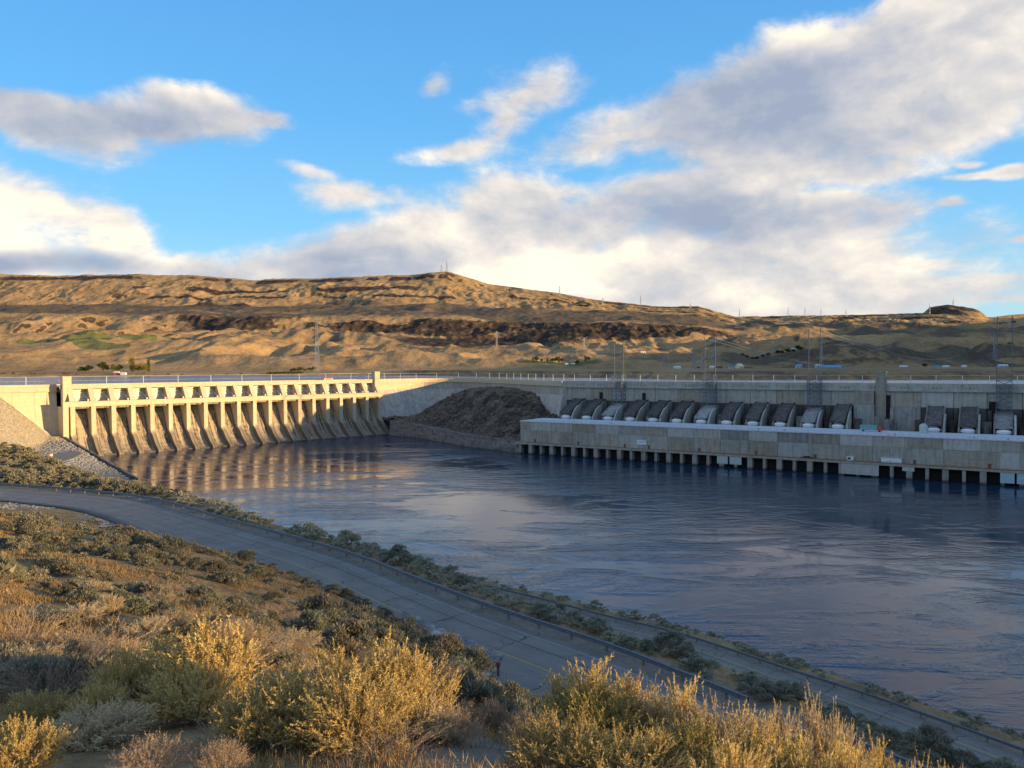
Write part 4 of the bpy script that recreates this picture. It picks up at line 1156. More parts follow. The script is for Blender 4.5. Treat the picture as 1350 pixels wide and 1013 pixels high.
# ------------------------------------------------------------------ powerhouse
ph = thing('powerhouse', 'long low grey concrete powerhouse along the water with white penstock pipes behind', 'powerhouse', (PH_O[0], PH_O[1], 0), PH_A)
b = MB(); b.box(0.15, 470, 0.25, 33.8, 8.4, 23.3); b.box(0.15, 470, 33.8, YW - 1, 8.4, 21.8); b.build('building_core', M['grey'], ph)
b = MB(); b.box(-0.3, 470.3, -0.35, 34, 23.3, 24.0); b.build('roof_deck', M['roof'], ph)
pats = [M['grey'], M['grey2'], M['grey3']]
bx = np.concatenate([[0.0, 8.4], 8.4 + U * np.arange(1, 27)])
for i in range(len(bx) - 1):
    x0, x1 = bx[i] + 0.1, bx[i + 1] - 0.1
    for (z0, z1, s) in ((8.5, 17.2, 0), (17.35, 23.25, 1)):
        if s == 0 and (i * 5) % 3 == 1:
            xm = (x0 + x1) / 2
            for a_, c_ in ((x0, xm - 0.06), (xm + 0.06, x1)):
                b = MB(); b.box(a_, c_, -0.02 * ((i + s) % 3), 0.3, z0, z1); b.build('wall_panel', pats[(i * 2 + s + int(c_)) % 3], ph)
        else:
            b = MB(); b.box(x0, x1, -0.025 * ((i + s) % 3), 0.3, z0, z1)
            mt = pats[(i * 5 + s * 2) % 3]
            if (i, s) in ((11, 1), (9, 1)): mt = M['halfw']
            b.build('wall_panel', mt, ph)
b = MB(); b.box(0.0, 0.3, 0.3, 20, 8.5, 23.2); b.build('end_wall', M['grey2'], ph)
b = MB(); b.box(-2.5, 470, -2.6, 0.2, 7.0, 8.3); b.build('gallery_slab', M['grey3'], ph)
b = MB(); b.box(120, 470, -2.65, -2.45, 8.3, 8.75); b.build('gallery_kerb', M['redbrown'], ph)
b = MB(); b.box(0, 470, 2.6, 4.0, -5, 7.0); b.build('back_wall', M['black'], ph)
wide = MB(); wide.box(-1.5, 1.5, -2.2, 2.6, -5, 7.0); narrow = MB(); narrow.box(-0.85, 0.85, -2.2, 2.6, -5, 7.0)
wd = nw = None
pierm = concrete('tailrace_pier_concrete', (0.40, 0.38, 0.34), (0.16, 0.15, 0.13), 0.6, waterline=0.9)
for i in range(54):
    x = 0.9 + i * U / 2
    if i % 2 == 0:
        if nw is None: nw = narrow.build('tailrace_pier', pierm, ph); q = nw
        else: q = nw.copy(); C.objects.link(q); q.parent = ph
    else:
        if wd is None: wd = wide.build('tailrace_pier', pierm, ph); q = wd
        else: q = wd.copy(); C.objects.link(q); q.parent = ph
    q.location = (x, 0, 0)
for a_, c_, z0, z1, mt in ((947, 961, 2.2, 6.9, 'greenish'), (963.5, 979, 2.2, 6.9, 'greenish'), (1111, 1160, 0.9, 6.9, 'grey2'), (1191, 1207, 4.6, 6.9, 'greenish'), (1320, 1339, 1.5, 6.9, 'bluepanel'), (1342, 1362, 1.5, 6.9, 'bluepanel')):
    b = MB(); b.box(ph_x(a_), ph_x(c_), -2.35, -1.6, z0, z1); b.build('bulkhead_panel', M[mt], ph)
# dark bulkheads with faint ribs behind the piers
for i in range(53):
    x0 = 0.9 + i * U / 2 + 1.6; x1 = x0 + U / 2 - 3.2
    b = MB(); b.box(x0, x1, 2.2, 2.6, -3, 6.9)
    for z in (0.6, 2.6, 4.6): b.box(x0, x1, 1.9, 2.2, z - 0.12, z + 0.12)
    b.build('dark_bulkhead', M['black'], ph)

# handrails along the roof edge and the gallery, doors on to the gallery
for nm, yy0, z0, h in (('roof_railing', -0.2, 24.0, 1.15), ('gallery_railing', -2.45, 8.3, 1.1)):
    b = MB()
    for x in np.arange(0, 470, 3.6): b.box(x - 0.05, x + 0.05, yy0 - 0.05, yy0 + 0.05, z0, z0 + h)
    b.box(0, 470, yy0 - 0.04, yy0 + 0.04, z0 + h - 0.08, z0 + h); b.box(0, 470, yy0 - 0.03, yy0 + 0.03, z0 + h * 0.5, z0 + h * 0.5 + 0.05)
    b.build(nm, M['redbrown'] if nm[0] == 'g' else M['steel'], ph)
dm = None
for x in (12.5, 47.8, 83.2, 100.6, 135.0, 171.0, 205.6, 258.0, 293.5, 330.0, 365.0):
    if dm is None:
        b = MB(); b.box(-0.7, 0.7, -0.14, -0.06, 8.3, 10.7); b.box(-0.85, 0.85, -0.1, -0.055, 10.7, 10.9); dm = b.build('door', M['rust'], ph); q = dm
    else: q = dm.copy(); C.objects.link(q); q.parent = ph
    q.location = (x, 0, 0)
# things on the gallery and the roof
def on_ph(name, label, cat, px, y, z, group=None):
    wx, wy = to_world(ph_x(px, y), y, PH_O, PH_A)
    return thing(name, label, cat, (wx, wy, z), PH_A, group)
t = on_ph('sign', 'white sign with pale blue markings low on the powerhouse wall', 'sign', 846, -0.3, 9.0)
b = MB(); b.box(-3.3, 3.3, -0.15, 0.0, 2.2, 5.2); b.build('sign_board', M['white'], t)
b = MB(); b.box(-2.7, 2.7, -0.19, -0.16, 4.2, 4.6); b.box(-2.4, 2.4, -0.19, -0.16, 3.4, 3.7); b.build('sign_print', M['signblue'], t)
b = MB(); b.box(-2.2, -2.0, -0.15, 0.0, 0, 2.2); b.box(2.0, 2.2, -0.15, 0, 0, 2.2); b.build('post', M['steel'], t)
t = on_ph('shed', 'white box shed on the gallery, right of the pale bulkheads', 'shed', 1176, -1.2, 8.3)
b = MB(); b.box(-5.2, 5.2, -1.1, 0.9, 0, 3.0); b.build('wall', M['white'], t)
b = MB(); b.box(-5.4, 5.4, -1.25, 1.0, 3.0, 3.15); b.build('roof', M['palepaint'], t)
b = MB(); b.box(-1.0, 0.2, -1.16, -1.1, 0.1, 2.2); b.build('door', M['palepaint'], t)
t = on_ph('equipment_cabinet', 'small white cabinet with a dark window low on the powerhouse wall', 'cabinet', 1121.5, -1.2, 8.3)
b = MB(); b.box(-1.9, 1.9, -0.9, 0.6, 0, 2.6); b.build('housing', M['white'], t)
b = MB(); b.box(-1.3, 0.4, -0.96, -0.9, 1.2, 2.2); b.build('window', M['window'], t)
t = on_ph('tarpaulin_stack', 'flat dark stack of planks on the gallery', 'plank stack', 1065, -1.2, 8.3)
b = MB(); b.box(-3.5, 3.5, -0.9, 0.6, 0.2, 0.9); b.box(-2.0, 1.5, -0.8, 0.5, 0.9, 1.5); b.build('planks', M['black'], t)
b = MB(); [b.box(x - .2, x + .2, -0.9, 0.6, 0, 0.2) for x in (-3, 0, 3)]; b.build('bearer', M['timber'], t)
t = on_ph('box_truck', 'teal grey box truck parked on the powerhouse roof beside the tall pylon', 'truck', 1150, 22, 24.0)
b = MB(); b.box(-6.5, 2.8, -1.3, 1.3, 0.9, 3.9); b.build('cargo_box', M['teal'], t)
b = MB(); b.prism([(-1.2, 0.7), (1.2, 0.7), (1.2, 2.9), (-1.2, 2.9)], 3.0, 5.6); b.build('cab', M['red'], t)
b = MB(); b.box(5.6, 5.66, -1.0, 1.0, 1.8, 2.7); b.build('windscreen', M['window'], t)
for wx_ in (-4.8, 4.2):
    for wy_ in (-1.2, 1.2):
        b = MB(); b.tube([(wx_, wy_ - 0.15, 0.5), (wx_, wy_ + 0.15, 0.5)], 0.5, 14); b.build('wheel', M['rubber'], t)
t = on_ph('storage_tank', 'round grey tank on the powerhouse roof left of a white penstock pipe', 'tank', 1218, 24, 24.0)
b = MB(); b.tube([(0, 0, 0), (0, 0, 4.5), (0, 0, 5.6)], [2.2, 2.2, 0.9], 16); b.build('tank_body', M['greenish'], t)
b = MB(); b.bar((2.3, 0, 0), (2.3, 0, 5), 0.12); b.bar((2.3, .5, 0), (2.3, .5, 5), 0.12); b.build('ladder', M['steel'], t)
for px, where in ((757, 'in front of the second white pipe from the mound'), (806, 'in front of the leftmost lattice mast'), (1000, 'midway along the roof, between two white pipes'), (1035, 'left of the third lattice mast'), (1180, 'just right of the teal truck'), (1285, 'between the white pipes right of the pylon'), (1330, 'in front of the rightmost lattice mast')):
    t = on_ph('roof_vent', 'small grey roof vent ' + where, 'vent', px, 3.5, 24.0, 'roof vents along the powerhouse')
    b = MB(); b.box(-0.35, 0.35, -0.35, 0.35, 0, 0.9); b.build('vent_stem', M['steel'], t)
    b = MB(); b.box(-0.6, 0.6, -0.6, 0.6, 0.9, 1.2); b.build('vent_cap', M['palepaint'], t)

# ------------------------------------------------------------------ posts with a top cable along the dam crest
def crest_posts(name, label, pts, z, h, step_mat='palepaint'):
    t = thing(name, label, 'fence', (float(pts[0][0]), float(pts[0][1]), z))
    o = np.array([pts[0][0], pts[0][1], z]); pm = None
    for p in pts:
        if pm is None:
            b = MB(); b.box(-0.15, 0.15, -0.15, 0.15, -0.5, h); b.box(-0.34, 0.34, -0.34, 0.34, -0.3, 0.5); pm = b.build('post', M[step_mat], t); q = pm
        else: q = pm.copy(); C.objects.link(q); q.parent = t
        q.location = (p[0] - o[0], p[1] - o[1], 0)
    b = MB()
    for a_, c_ in zip(pts[:-1], pts[1:]):
        for zz, r in ((h - 0.1, 0.10), (h * 0.5, 0.05)):
            b.bar((a_[0] - o[0], a_[1] - o[1], zz), (c_[0] - o[0], c_[1] - o[1], zz), r)
    b.build('top_rail', M[step_mat], t)
    return t
crest_posts('crest_fence', 'tall pale post fence along the road on top of the spillway', [to_world(x, 22.5, SP_O, SP_A) for x in np.arange(-120, 18 * BAY + 10, 27.0)], 51.2, 6.6)
crest_posts('crest_fence', 'tall pale post fence on the curved wall above the rock mound', [WM[i] - Wn[i] * 10.5 for i in range(2, len(WM), 18)], 50.6, 6.6)
crest_posts('crest_fence', 'tall pale post fence along the top of the grey intake dam', [to_world(x, YW + 12.5, PH_O, PH_A) for x in np.arange(6, 470, 14.3)], 50.6, 6.4)

# ------------------------------------------------------------------ lattice masts behind the powerhouse
def lattice(name, label, x, y, z0, z1, w, rz, mt, group=None, taper=1.0, arms=(), mast_from=None, thick=0.35, bay=None):
    t = thing(name, label, 'pylon', (x, y, z0), rz, group)
    H = z1 - z0; legs = [(-1, -1), (1, -1), (1, 1), (-1, 1)]; hm = (mast_from - z0) if mast_from else H
    def cor(z, s): k = (1 - (1 - taper) * z / H) * w / 2; return (s[0] * k, s[1] * k, z)
    for s in legs:
        b = MB(); b.bar(cor(0, s), cor(hm, s), thick); b.build('leg', mt, t)
    b = MB(); nb = max(3, int(hm / (bay or w * 0.9)))
    for i in range(nb):
        za, zb = hm * i / nb, hm * (i + 1) / nb
        for j in range(4):
            s, r = legs[j], legs[(j + 1) % 4]
            b.bar(cor(za, s), cor(zb, r), thick * 0.5); b.bar(cor(za, r), cor(zb, s), thick * 0.5); b.bar(cor(zb, s), cor(zb, r), thick * 0.5)
    b.build('bracing', mt, t)
    if mast_from:
        for sx in (-1, 1):
            b = MB(); b.bar((sx * w / 2, 0, hm), (sx * w / 2 * 0.96, 0, H), thick * 1.3); b.build('mast', mt, t)
    if arms:
        for za, ln in arms:
            b = MB(); b.bar((-ln, 0, za), (ln, 0, za), thick); b.bar((-ln, 0, za), (0, 0, za + 2.2), thick * .5); b.bar((ln, 0, za), (0, 0, za + 2.2), thick * .5); b.build('cross_arm', mt, t)
    return t
names = ['leftmost steel lattice mast standing among the penstocks, tips near the rock mound end', 'second steel lattice mast from the left among the penstocks',
         'third steel lattice mast, standing in front of the blue roofed building', 'rightmost steel lattice mast near the right end of the intake dam']
MAST = []
for n, (k, ztop) in enumerate(((2, 81), (6, 84), (10, 88), (16, 92))):
    wx, wy = to_world(U0 + k * U - 0.3, YW - 6.5, PH_O, PH_A)
    tw_ = lattice('lattice_mast', names[n], wx, wy, 35.5, ztop, 7.6, PH_A, M['bluesteel'], 'lattice masts on the intake dam', mast_from=57.0, thick=0.34, bay=3.0)
    MAST.append((wx, wy, ztop))

# ------------------------------------------------------------------ rock mound and the low wall at its foot
LOWW = smooth_line([pix(513, 574.5, 0)[:2], pix(545, 577.5, 0)[:2], pix(580, 583, 0)[:2], pix(612, 589, 0)[:2], pix(640, 592.5, 0)[:2], pix(688, 598.5, 0)[:2]], 2.0)
MG = [(-120, 735, 14), (-97, 715, 14.5), (-60, 665, 11), (-30, 615, 9.5), (5, 575, 9.5), (-110, 750, 14), (-92, 735, 15), (-73, 745, 27), (-62, 776, 24), (-86, 770, 14), (-55, 725, 30), (-48, 750, 41), (-36, 745, 44), (-25, 738, 45.5), (-12, 708, 47), (-28, 700, 44), (8, 668, 42), (-45, 690, 26), (-22, 660, 27), (0, 640, 29), (22, 634, 31),
      (32, 612, 22), (24, 612, 24), (5, 608, 17), (-18, 625, 13), (-40, 652, 14), (-66, 692, 15), (-80, 715, 15), (20, 590, 13), (44, 600, 24), (-10, 755, 44), (15, 690, 44), (35, 640, 33)]
MG = np.array(MG, float)
r2 = ((MG[:, None, :2] - MG[None, :, :2]) ** 2).sum(-1); K = len(MG)
A2 = np.zeros((K + 3, K + 3)); A2[:K, :K] = _tps(r2 / 900) + np.eye(K) * 0.02; A2[:K, K] = 1; A2[:K, K + 1:] = MG[:, :2] / 30; A2[K, :K] = 1; A2[K + 1:, :K] = MG[:, :2].T / 30
w2 = np.linalg.solve(A2, np.concatenate([MG[:, 2], [0, 0, 0]]))
xs = np.linspace(-135, 58, 260); ys = np.linspace(560, 812, 300); XM, YM = np.meshgrid(xs, ys)
def mound_z(XM, YM):
    ZM = w2[K] + w2[K + 1] * XM / 30 + w2[K + 2] * YM / 30
    for i in range(K): ZM = ZM + w2[i] * _tps(((XM - MG[i, 0]) ** 2 + (YM - MG[i, 1]) ** 2) / 900)
    ZM = ZM + (fbm(XM / 16, YM / 16, 5, 101, 0.55, True) - 0.55) * 7.5 + (fbm(XM / 4, YM / 4, 3, 103, 0.5, True) - 0.5) * 2.2
    return np.where(ZM > 41.5, 41.5 + (ZM - 41.5) * 0.45, ZM)
ZM = mound_z(XM, YM)
sl_, _s = line_dist(LOWW, XM, YM)          # + = far side of the low wall
dW, _s = line_dist(WM, XM, YM)
wall_top = np.interp(XM, [-118, -40, 6], [14.6, 10.2, 8.8])
near_w = 1 - sstep(sl_, 3, 16)
ZM = ZM * (1 - near_w) + (wall_top - 1.2 + np.clip(sl_, 0, 10) * 0.12 + (fbm(XM / 3, YM / 3, 3, 7) - .5) * 1.0) * near_w
keepM = (sl_ > 0.6) & (dW < 3)
kf = keepM[:-1, :-1] & keepM[1:, 1:] & keepM[1:, :-1] & keepM[:-1, 1:]
lxp, lyp = to_local(XM, YM, PH_O, PH_A)
inph = (lxp > -1) & (lyp < 46)
kf &= ~inph[:-1, :-1]
lxs, lys = to_local(XM, YM, SP_O, SP_A)
kf &= ~((lxs < 18 * BAY + 1) & (lys > -24))[:-1, :-1]
mmt, gg, bs = new_mat('basalt_mound_rock')
co = gg.node('ShaderNodeTexCoord').outputs['Object']
n = gg.noise(co, 0.07, 7, 0.65); f = gg.noise(co, 0.6, 6, 0.7)
geo = gg.node('ShaderNodeNewGeometry'); spn = gg.node('ShaderNodeSeparateXYZ'); gg.put(spn.inputs[0], geo.outputs['Normal'])
a = gg.math('ADD', gg.math('MULTIPLY', n, 0.5), gg.math('MULTIPLY', f, 0.5))
rk = ramp_of(gg, a, [(0.36, (0.022, 0.019, 0.018)), (0.5, (0.07, 0.058, 0.048)), (0.63, (0.24, 0.205, 0.17))])
gr_ = ramp_of(gg, a, [(0.36, (0.08, 0.055, 0.035)), (0.6, (0.26, 0.18, 0.10))])
flat = gg.smooth(gg.math('ADD', spn.outputs[2], gg.math('MULTIPLY', gg.math('SUBTRACT', f, 0.5), 0.9)), 0.80, 0.97)
gg.put(bs.inputs['Base Color'], gg.mix(gg.math('MULTIPLY', flat, 0.85), rk, gr_)); bs.inputs['Roughness'].default_value = 0.95
bs.inputs['Specular IOR Level'].default_value = 0.1
bump(gg, bs, f, 1.0, 0.9)
fm = grid_faces(len(ys), len(xs), kf)
u_ = np.unique(fm); rmp = np.zeros(XM.size, dtype=np.int64); rmp[u_] = np.arange(len(u_))
mo = mesh_obj('rock_mound', np.stack([XM, YM, ZM], -1).reshape(-1, 3)[u_], rmp[fm], mmt, smooth=False)
mo['kind'] = 'structure'
# low wall
lwv = MB(); Ld = np.gradient(LOWW, axis=0); Ld /= np.linalg.norm(Ld, axis=1)[:, None]; Ln = np.stack([-Ld[:, 1], Ld[:, 0]], 1)
lw2 = thing('river_wall', 'curving dark river wall at the foot of the rock mound, sloping down to the powerhouse', 'wall', (0, 0, 0))
for a_ in range(0, len(LOWW) - 1, 5):
    L = LOWW[a_:a_ + 6]; N = Ln[a_:a_ + 6]; zt = np.interp(L[:, 0], [-118, -40, 6], [14.2, 9.8, 8.6])
    if len(L) < 2: continue
    V = np.concatenate([np.column_stack([L, np.full(len(L), -4)]), np.column_stack([L + N * 0.5, zt * 0.35]), np.column_stack([L + N * 1.4, zt]), np.column_stack([L + N * 3.6, zt]), np.column_stack([L + N * 3.6, np.full(len(L), -4)])])
    fs = [tuple(q) for q in grid_faces(5, len(L))] + [tuple(k * len(L) for k in range(5)), tuple(k * len(L) + len(L) - 1 for k in reversed(range(5)))]
    mesh_obj('wall_segment', V, fs, M['darkwall'], lw2)

ORD = ['first', 'second', 'third', 'fourth', 'fifth', 'sixth', 'seventh', 'eighth', 'ninth', 'tenth', 'eleventh', 'twelfth', 'thirteenth', 'fourteenth', 'fifteenth', 'sixteenth', 'seventeenth', 'eighteenth', 'nineteenth', 'twentieth', 'twenty-first', 'twenty-second', 'twenty-third', 'twenty-fourth', 'twenty-fifth', 'twenty-sixth']
# ------------------------------------------------------------------ far bank: trees, houses, pylons
def leaf_cloud(centres, radii, n_each, size, r, squash=0.8, width=0.55):
    """small leaf faces through a set of lumps"""
    c = np.repeat(np.array(centres, float), n_each, axis=0); R = np.repeat(np.array(radii, float), n_each)
    d = r.normal(size=c.shape); d /= np.linalg.norm(d, axis=1)[:, None]
    p = c + d * (R * r.uniform(0.55, 1.05, len(R)))[:, None] * np.array([1, 1, squash])
    u = r.normal(size=c.shape) + d * 0.6; u /= np.linalg.norm(u, axis=1)[:, None]
    v = np.cross(u, r.normal(size=c.shape)); v /= np.linalg.norm(v, axis=1)[:, None]
    s = size * r.uniform(0.6, 1.3, len(R))[:, None]
    V = np.stack([p - v * s * width, p + v * s * width, p + u * s * 1.5], 1).reshape(-1, 3)
    return V, np.arange(len(V)).reshape(-1, 3)
def tree_mesh(seed, kind):
    r = np.random.default_rng(seed)
    if kind == 'poplar':
        cs = [(r.normal() * 0.4, r.normal() * 0.4, 3 + i * 0.85) for i in range(14)]; rs = [1.3 + 1.3 * math.sin(math.pi * (i + 2) / 17) for i in range(14)]
    else:
        cs = []; rs = []
        for i in range(20):
            a = r.uniform(0, 6.28); q = r.uniform(0, 3.9); cs.append((q * math.cos(a), q * math.sin(a), 4.2 + r.uniform(0, 6.0) * (1 - q / 7))); rs.append(r.uniform(1.2, 2.3))
    V, Fc = leaf_cloud(cs, rs, 46, 0.62, r)
    t = MB(); t.tube([(0, 0, -1.0), (0.1, 0, 2), (0, 0.1, 5), (0.1, 0, 9)], [0.42, 0.34, 0.24, 0.08], 6)
    for i in range(5):
        a = i * 1.3; t.tube([(0, 0, 2.5 + i * 0.7), (2.2 * math.cos(a), 2.2 * math.sin(a), 5 + i * 0.8)], [0.18, 0.05], 5)
    return V, Fc, t
TREES = {}
def tree(kind, mt, px, D, h, label, group, zz=None, w=1.0):
    key = (kind, mt)
    i = len([k for k in TREES if k[:2] == key]) % 2
    x, y = at(px, D); z = zz if zz is not None else hill_z(px, D)
    s = h / (14.5 if kind == 'poplar' else 11.5)
    k2_ = key + (int(rng.integers(0, 2)),)
    root = thing('tree', label, 'tree', (x, y, z - 0.3), float(rng.uniform(0, 6)), group)
    root.scale = (s * w, s * w, s)
    if k2_ not in TREES:
        V, Fc, t = tree_mesh(len(TREES) * 7 + 3, kind)
        a = mesh_obj('crown', V, Fc, M[mt], root); b_ = t.build('trunk', M['bark'], root); TREES[k2_] = (a.data, b_.data)
    else:
        for nm, me in zip(('crown', 'trunk'), TREES[k2_]):
            o = bpy.data.objects.new(nm, me); C.objects.link(o); o.parent = root
    return root
LB = [('round', 'tree', 108, 1478, 11, 1.2, 'small dark round tree at the left end of the row across the reservoir'), ('round', 'tree', 117, 1480, 13, 1.2, 'broad dark green tree, second from the left across the reservoir'),
      ('round', 'tree', 136, 1484, 17, 1.1, 'tall rounded dark tree in the middle of the row across the reservoir'), ('round', 'treeyellow', 150, 1480, 15, 0.8, 'yellowing tree just left of the small red house'),
      ('round', 'tree', 158, 1488, 13, 0.9, 'dark tree behind the small red house'), ('poplar', 'treeyellow', 174, 1482, 19, 1.1, 'tall slim yellow green poplar across the reservoir'),
      ('round', 'treeyellow', 183, 1484, 14, 1.1, 'bushy yellow green tree right of the slim poplar'), ('round', 'treeyellow', 191, 1482, 13, 1.1, 'bushy yellow tree at the right end of the reservoir row'),
      ('poplar', 'tree', 196, 1500, 17, 0.8, 'dark slim tree standing behind the yellow trees')]
for kind, mt, px, D, h, w, lab in LB: tree(kind, mt, px, D, h * 1.5, lab, 'trees on the far shore at left', w=w)
for i, px in enumerate((384, 388, 396, 402, 408, 414)):
    tree('round', 'tree', px, 1560 + 18 * i, 8 + 2 * (i % 3), 'low dark tree, %s from the left in the clump beside the tall lattice pylon' % ORD[i], 'tree clump beside the tall pylon', w=1.5)
for i, (px, h) in enumerate(((703, 15), (707, 17), (714, 10), (722, 11), (729, 14), (733, 16), (737, 17), (741, 13), (761, 14), (772, 16), (776, 13))):
    tree('round' if i % 3 else 'poplar', 'tree', px, 1950 + 10 * (i % 4), h, 'dark tree, %s from the left in the farm grove beyond the curved wall' % ORD[i], 'trees of the farm grove', w=1.25)
for i, (px, h) in enumerate(((979, 13), (985, 14), (992, 12), (998, 13), (1006, 12), (1013, 14), (1025, 17), (1031, 14), (1038, 16), (1046, 11), (1052, 19), (1057, 18), (1066, 13), (1072, 13))):
    tree('round', 'tree' if i != 11 else 'treeyellow', px, 2050 + 9 * (i % 4), h, 'dark tree, %s from the left in the row below the shaded hill' % ORD[i] if i != 11 else 'yellowing tree in the row below the shaded hill', 'row of trees below the shaded hill', w=1.3)
tree('round', 'tree', 1219, 1560, 10, 'single dark bush tree just right of the tall pylon', None, w=1.5)
tree('round', 'treeyellow', 921, 1700, 6, 'small yellow bush tree beside the winding lane', None, w=2.0)
for i in range(26):
    tree('round', 'treeyellow' if i % 3 else 'tree', 352 + i * 1.9, 1462 + (i % 3) * 6, 3.0 + (i * 7 % 5) * 0.7, 'low green bush, %s from the left in the shore belt below the tall pylon' % ORD[i], 'shore bushes across the reservoir', w=1.7)
for i, px in enumerate((3, 6, 18, 40, 46, 60, 84, 90, 100, 205, 222, 240, 262, 281, 300, 318, 333)):
    tree('round', 'treeyellow' if i % 2 else 'tree', px, 1462, 2.6 + (i % 4) * 0.7, 'low bush on the far shore, %s from the left behind the spillway' % ORD[i], 'shore bushes across the reservoir', w=2.0)

def house(px, D, w, d, h, wall, roof, label, cat='house', rz=0.0, rh=2.5):
    x, y = at(px, D); z = hill_z(px, D) - 0.4
    t = thing('house' if cat == 'house' else cat.replace(' ', '_'), label, cat, (x, y, z), rz)
    b = MB(); b.box(-w / 2, w / 2, -d / 2, d / 2, -3, h); b.build('wall', M[wall], t)
    b = MB(); b.add([(-w / 2 - .6, -d / 2 - .6, h), (w / 2 + .6, -d / 2 - .6, h), (w / 2 + .6, d / 2 + .6, h), (-w / 2 - .6, d / 2 + .6, h), (-w / 2 - .3, 0, h + rh), (w / 2 + .3, 0, h + rh)],
                    [(0, 1, 5, 4), (2, 3, 4, 5), (0, 4, 3), (1, 2, 5), (0, 3, 2, 1)]); b.build('roof', M[roof], t)
    n = max(2, int(w / 6)); wm = None
    for i in range(n):
        xx = -w / 2 + (i + 0.5) * w / n
        if wm is None: b = MB(); b.box(-0.8, 0.8, -d / 2 - 0.08, -d / 2 - 0.02, h * 0.35, h * 0.75); wm = b.build('window', M['window'], t); q = wm
        else: q = wm.copy(); C.objects.link(q); q.parent = t
        q.location = (xx, 0, 0)
    return t
house(154, 1462, 9, 7, 4, 'red', 'palepaint', 'small red house with a pale roof among the shore trees')
house(163, 1458, 9, 6, 3, 'white', 'palepaint', 'low white shed beside the small red house', 'shed')
house(975, 1620, 12, 12, 5.5, 'cream', 'cream', 'cream gabled house lit by the sun', rh=6, rz=0.5)
house(967, 1660, 20, 10, 4, 'palepaint', 'tealroof', 'low house with a teal roof behind the cream house')
house(987, 1600, 14, 9, 3, 'timber', 'redbrown', 'low brown shed right of the cream house', 'shed')
house(755, 1960, 12, 8, 3.5, 'white', 'tealroof', 'white farmhouse with a teal roof in the dark grove')
house(747, 1950, 8, 6, 3.0, 'white', 'palepaint', 'small white outbuilding in the dark grove', 'outbuilding')
house(1094, 1700, 46, 16, 4.5, 'bluepanel', 'blueroof', 'long low building with a bright blue metal roof', 'barn', rh=4)
house(1079, 1690, 12, 12, 8, 'bluepanel', 'palepaint', 'pale blue block left of the long blue roofed building', 'outbuilding')
house(1053, 1710, 12, 10, 7, 'bluepanel', 'blueroof', 'blue shed beside the steel masts', 'shed')
house(1047, 2080, 13, 9, 4, 'white', 'palepaint', 'white farmhouse among the dark row of trees')
house(1161, 2000, 34, 10, 4, 'white', 'palepaint', 'long white building on the shaded slope above the pylon', 'barn')
house(848, 2150, 14, 9, 5, 'white', 'palepaint', 'small white house alone on the dry slope')
house(1235, 1580, 14, 7, 3.2, 'greenish', 'tealroof', 'low green roofed shed on the far bank', 'shed')
house(1247, 1590, 12, 7, 3.2, 'white', 'palepaint', 'low white shed right of the green roofed one', 'shed')
house(1271, 1560, 8, 6, 2.6, 'white', 'palepaint', 'tiny white hut on the far bank', 'hut')
house(1191, 1560, 14, 6, 2.6, 'bluepanel', 'palepaint', 'pale shed just right of the tall pylon', 'shed')
house(1322, 1560, 17, 9, 4, 'bluepanel', 'palepaint', 'pale blue shed at the right, beyond the fence', 'shed')
house(893, 1500, 12, 6, 2.6, 'white', 'palepaint', 'low white shed on the sunlit far bank', 'shed')
house(939, 1520, 9, 6, 3.0, 'white', 'palepaint', 'white hut below the second lattice mast', 'hut')
house(948, 1530, 12, 7, 2.6, 'redbrown', 'rust', 'reddish shed left of the cream house', 'shed')

# winding lane on the far slope
ln = []
for px, D in ((950, 1500), (935, 1540), (912, 1580), (908, 1640), (914, 1720), (925, 1800), (923, 1900), (945, 2050)):
    x, y = at(px, D); ln.append((x, y))
ln = smooth_line(ln, 12)
lz = []
for p in ln:
    px = 675 + F_PX * p[0] / p[1]; lz.append(hill_z(px, p[1]) + 1.1)
dl = np.gradient(ln, axis=0); dl /= np.linalg.norm(dl, axis=1)[:, None]; nl = np.stack([-dl[:, 1], dl[:, 0]], 1)
la = mesh_obj('farm_lane', np.concatenate([np.column_stack([ln - nl * 3.5, lz]), np.column_stack([ln + nl * 3.5, lz]), np.column_stack([ln + nl * 4.5, np.array(lz) - 3]), ]), grid_faces(3, len(ln)), M['riprap'])
la['kind'] = 'structure'

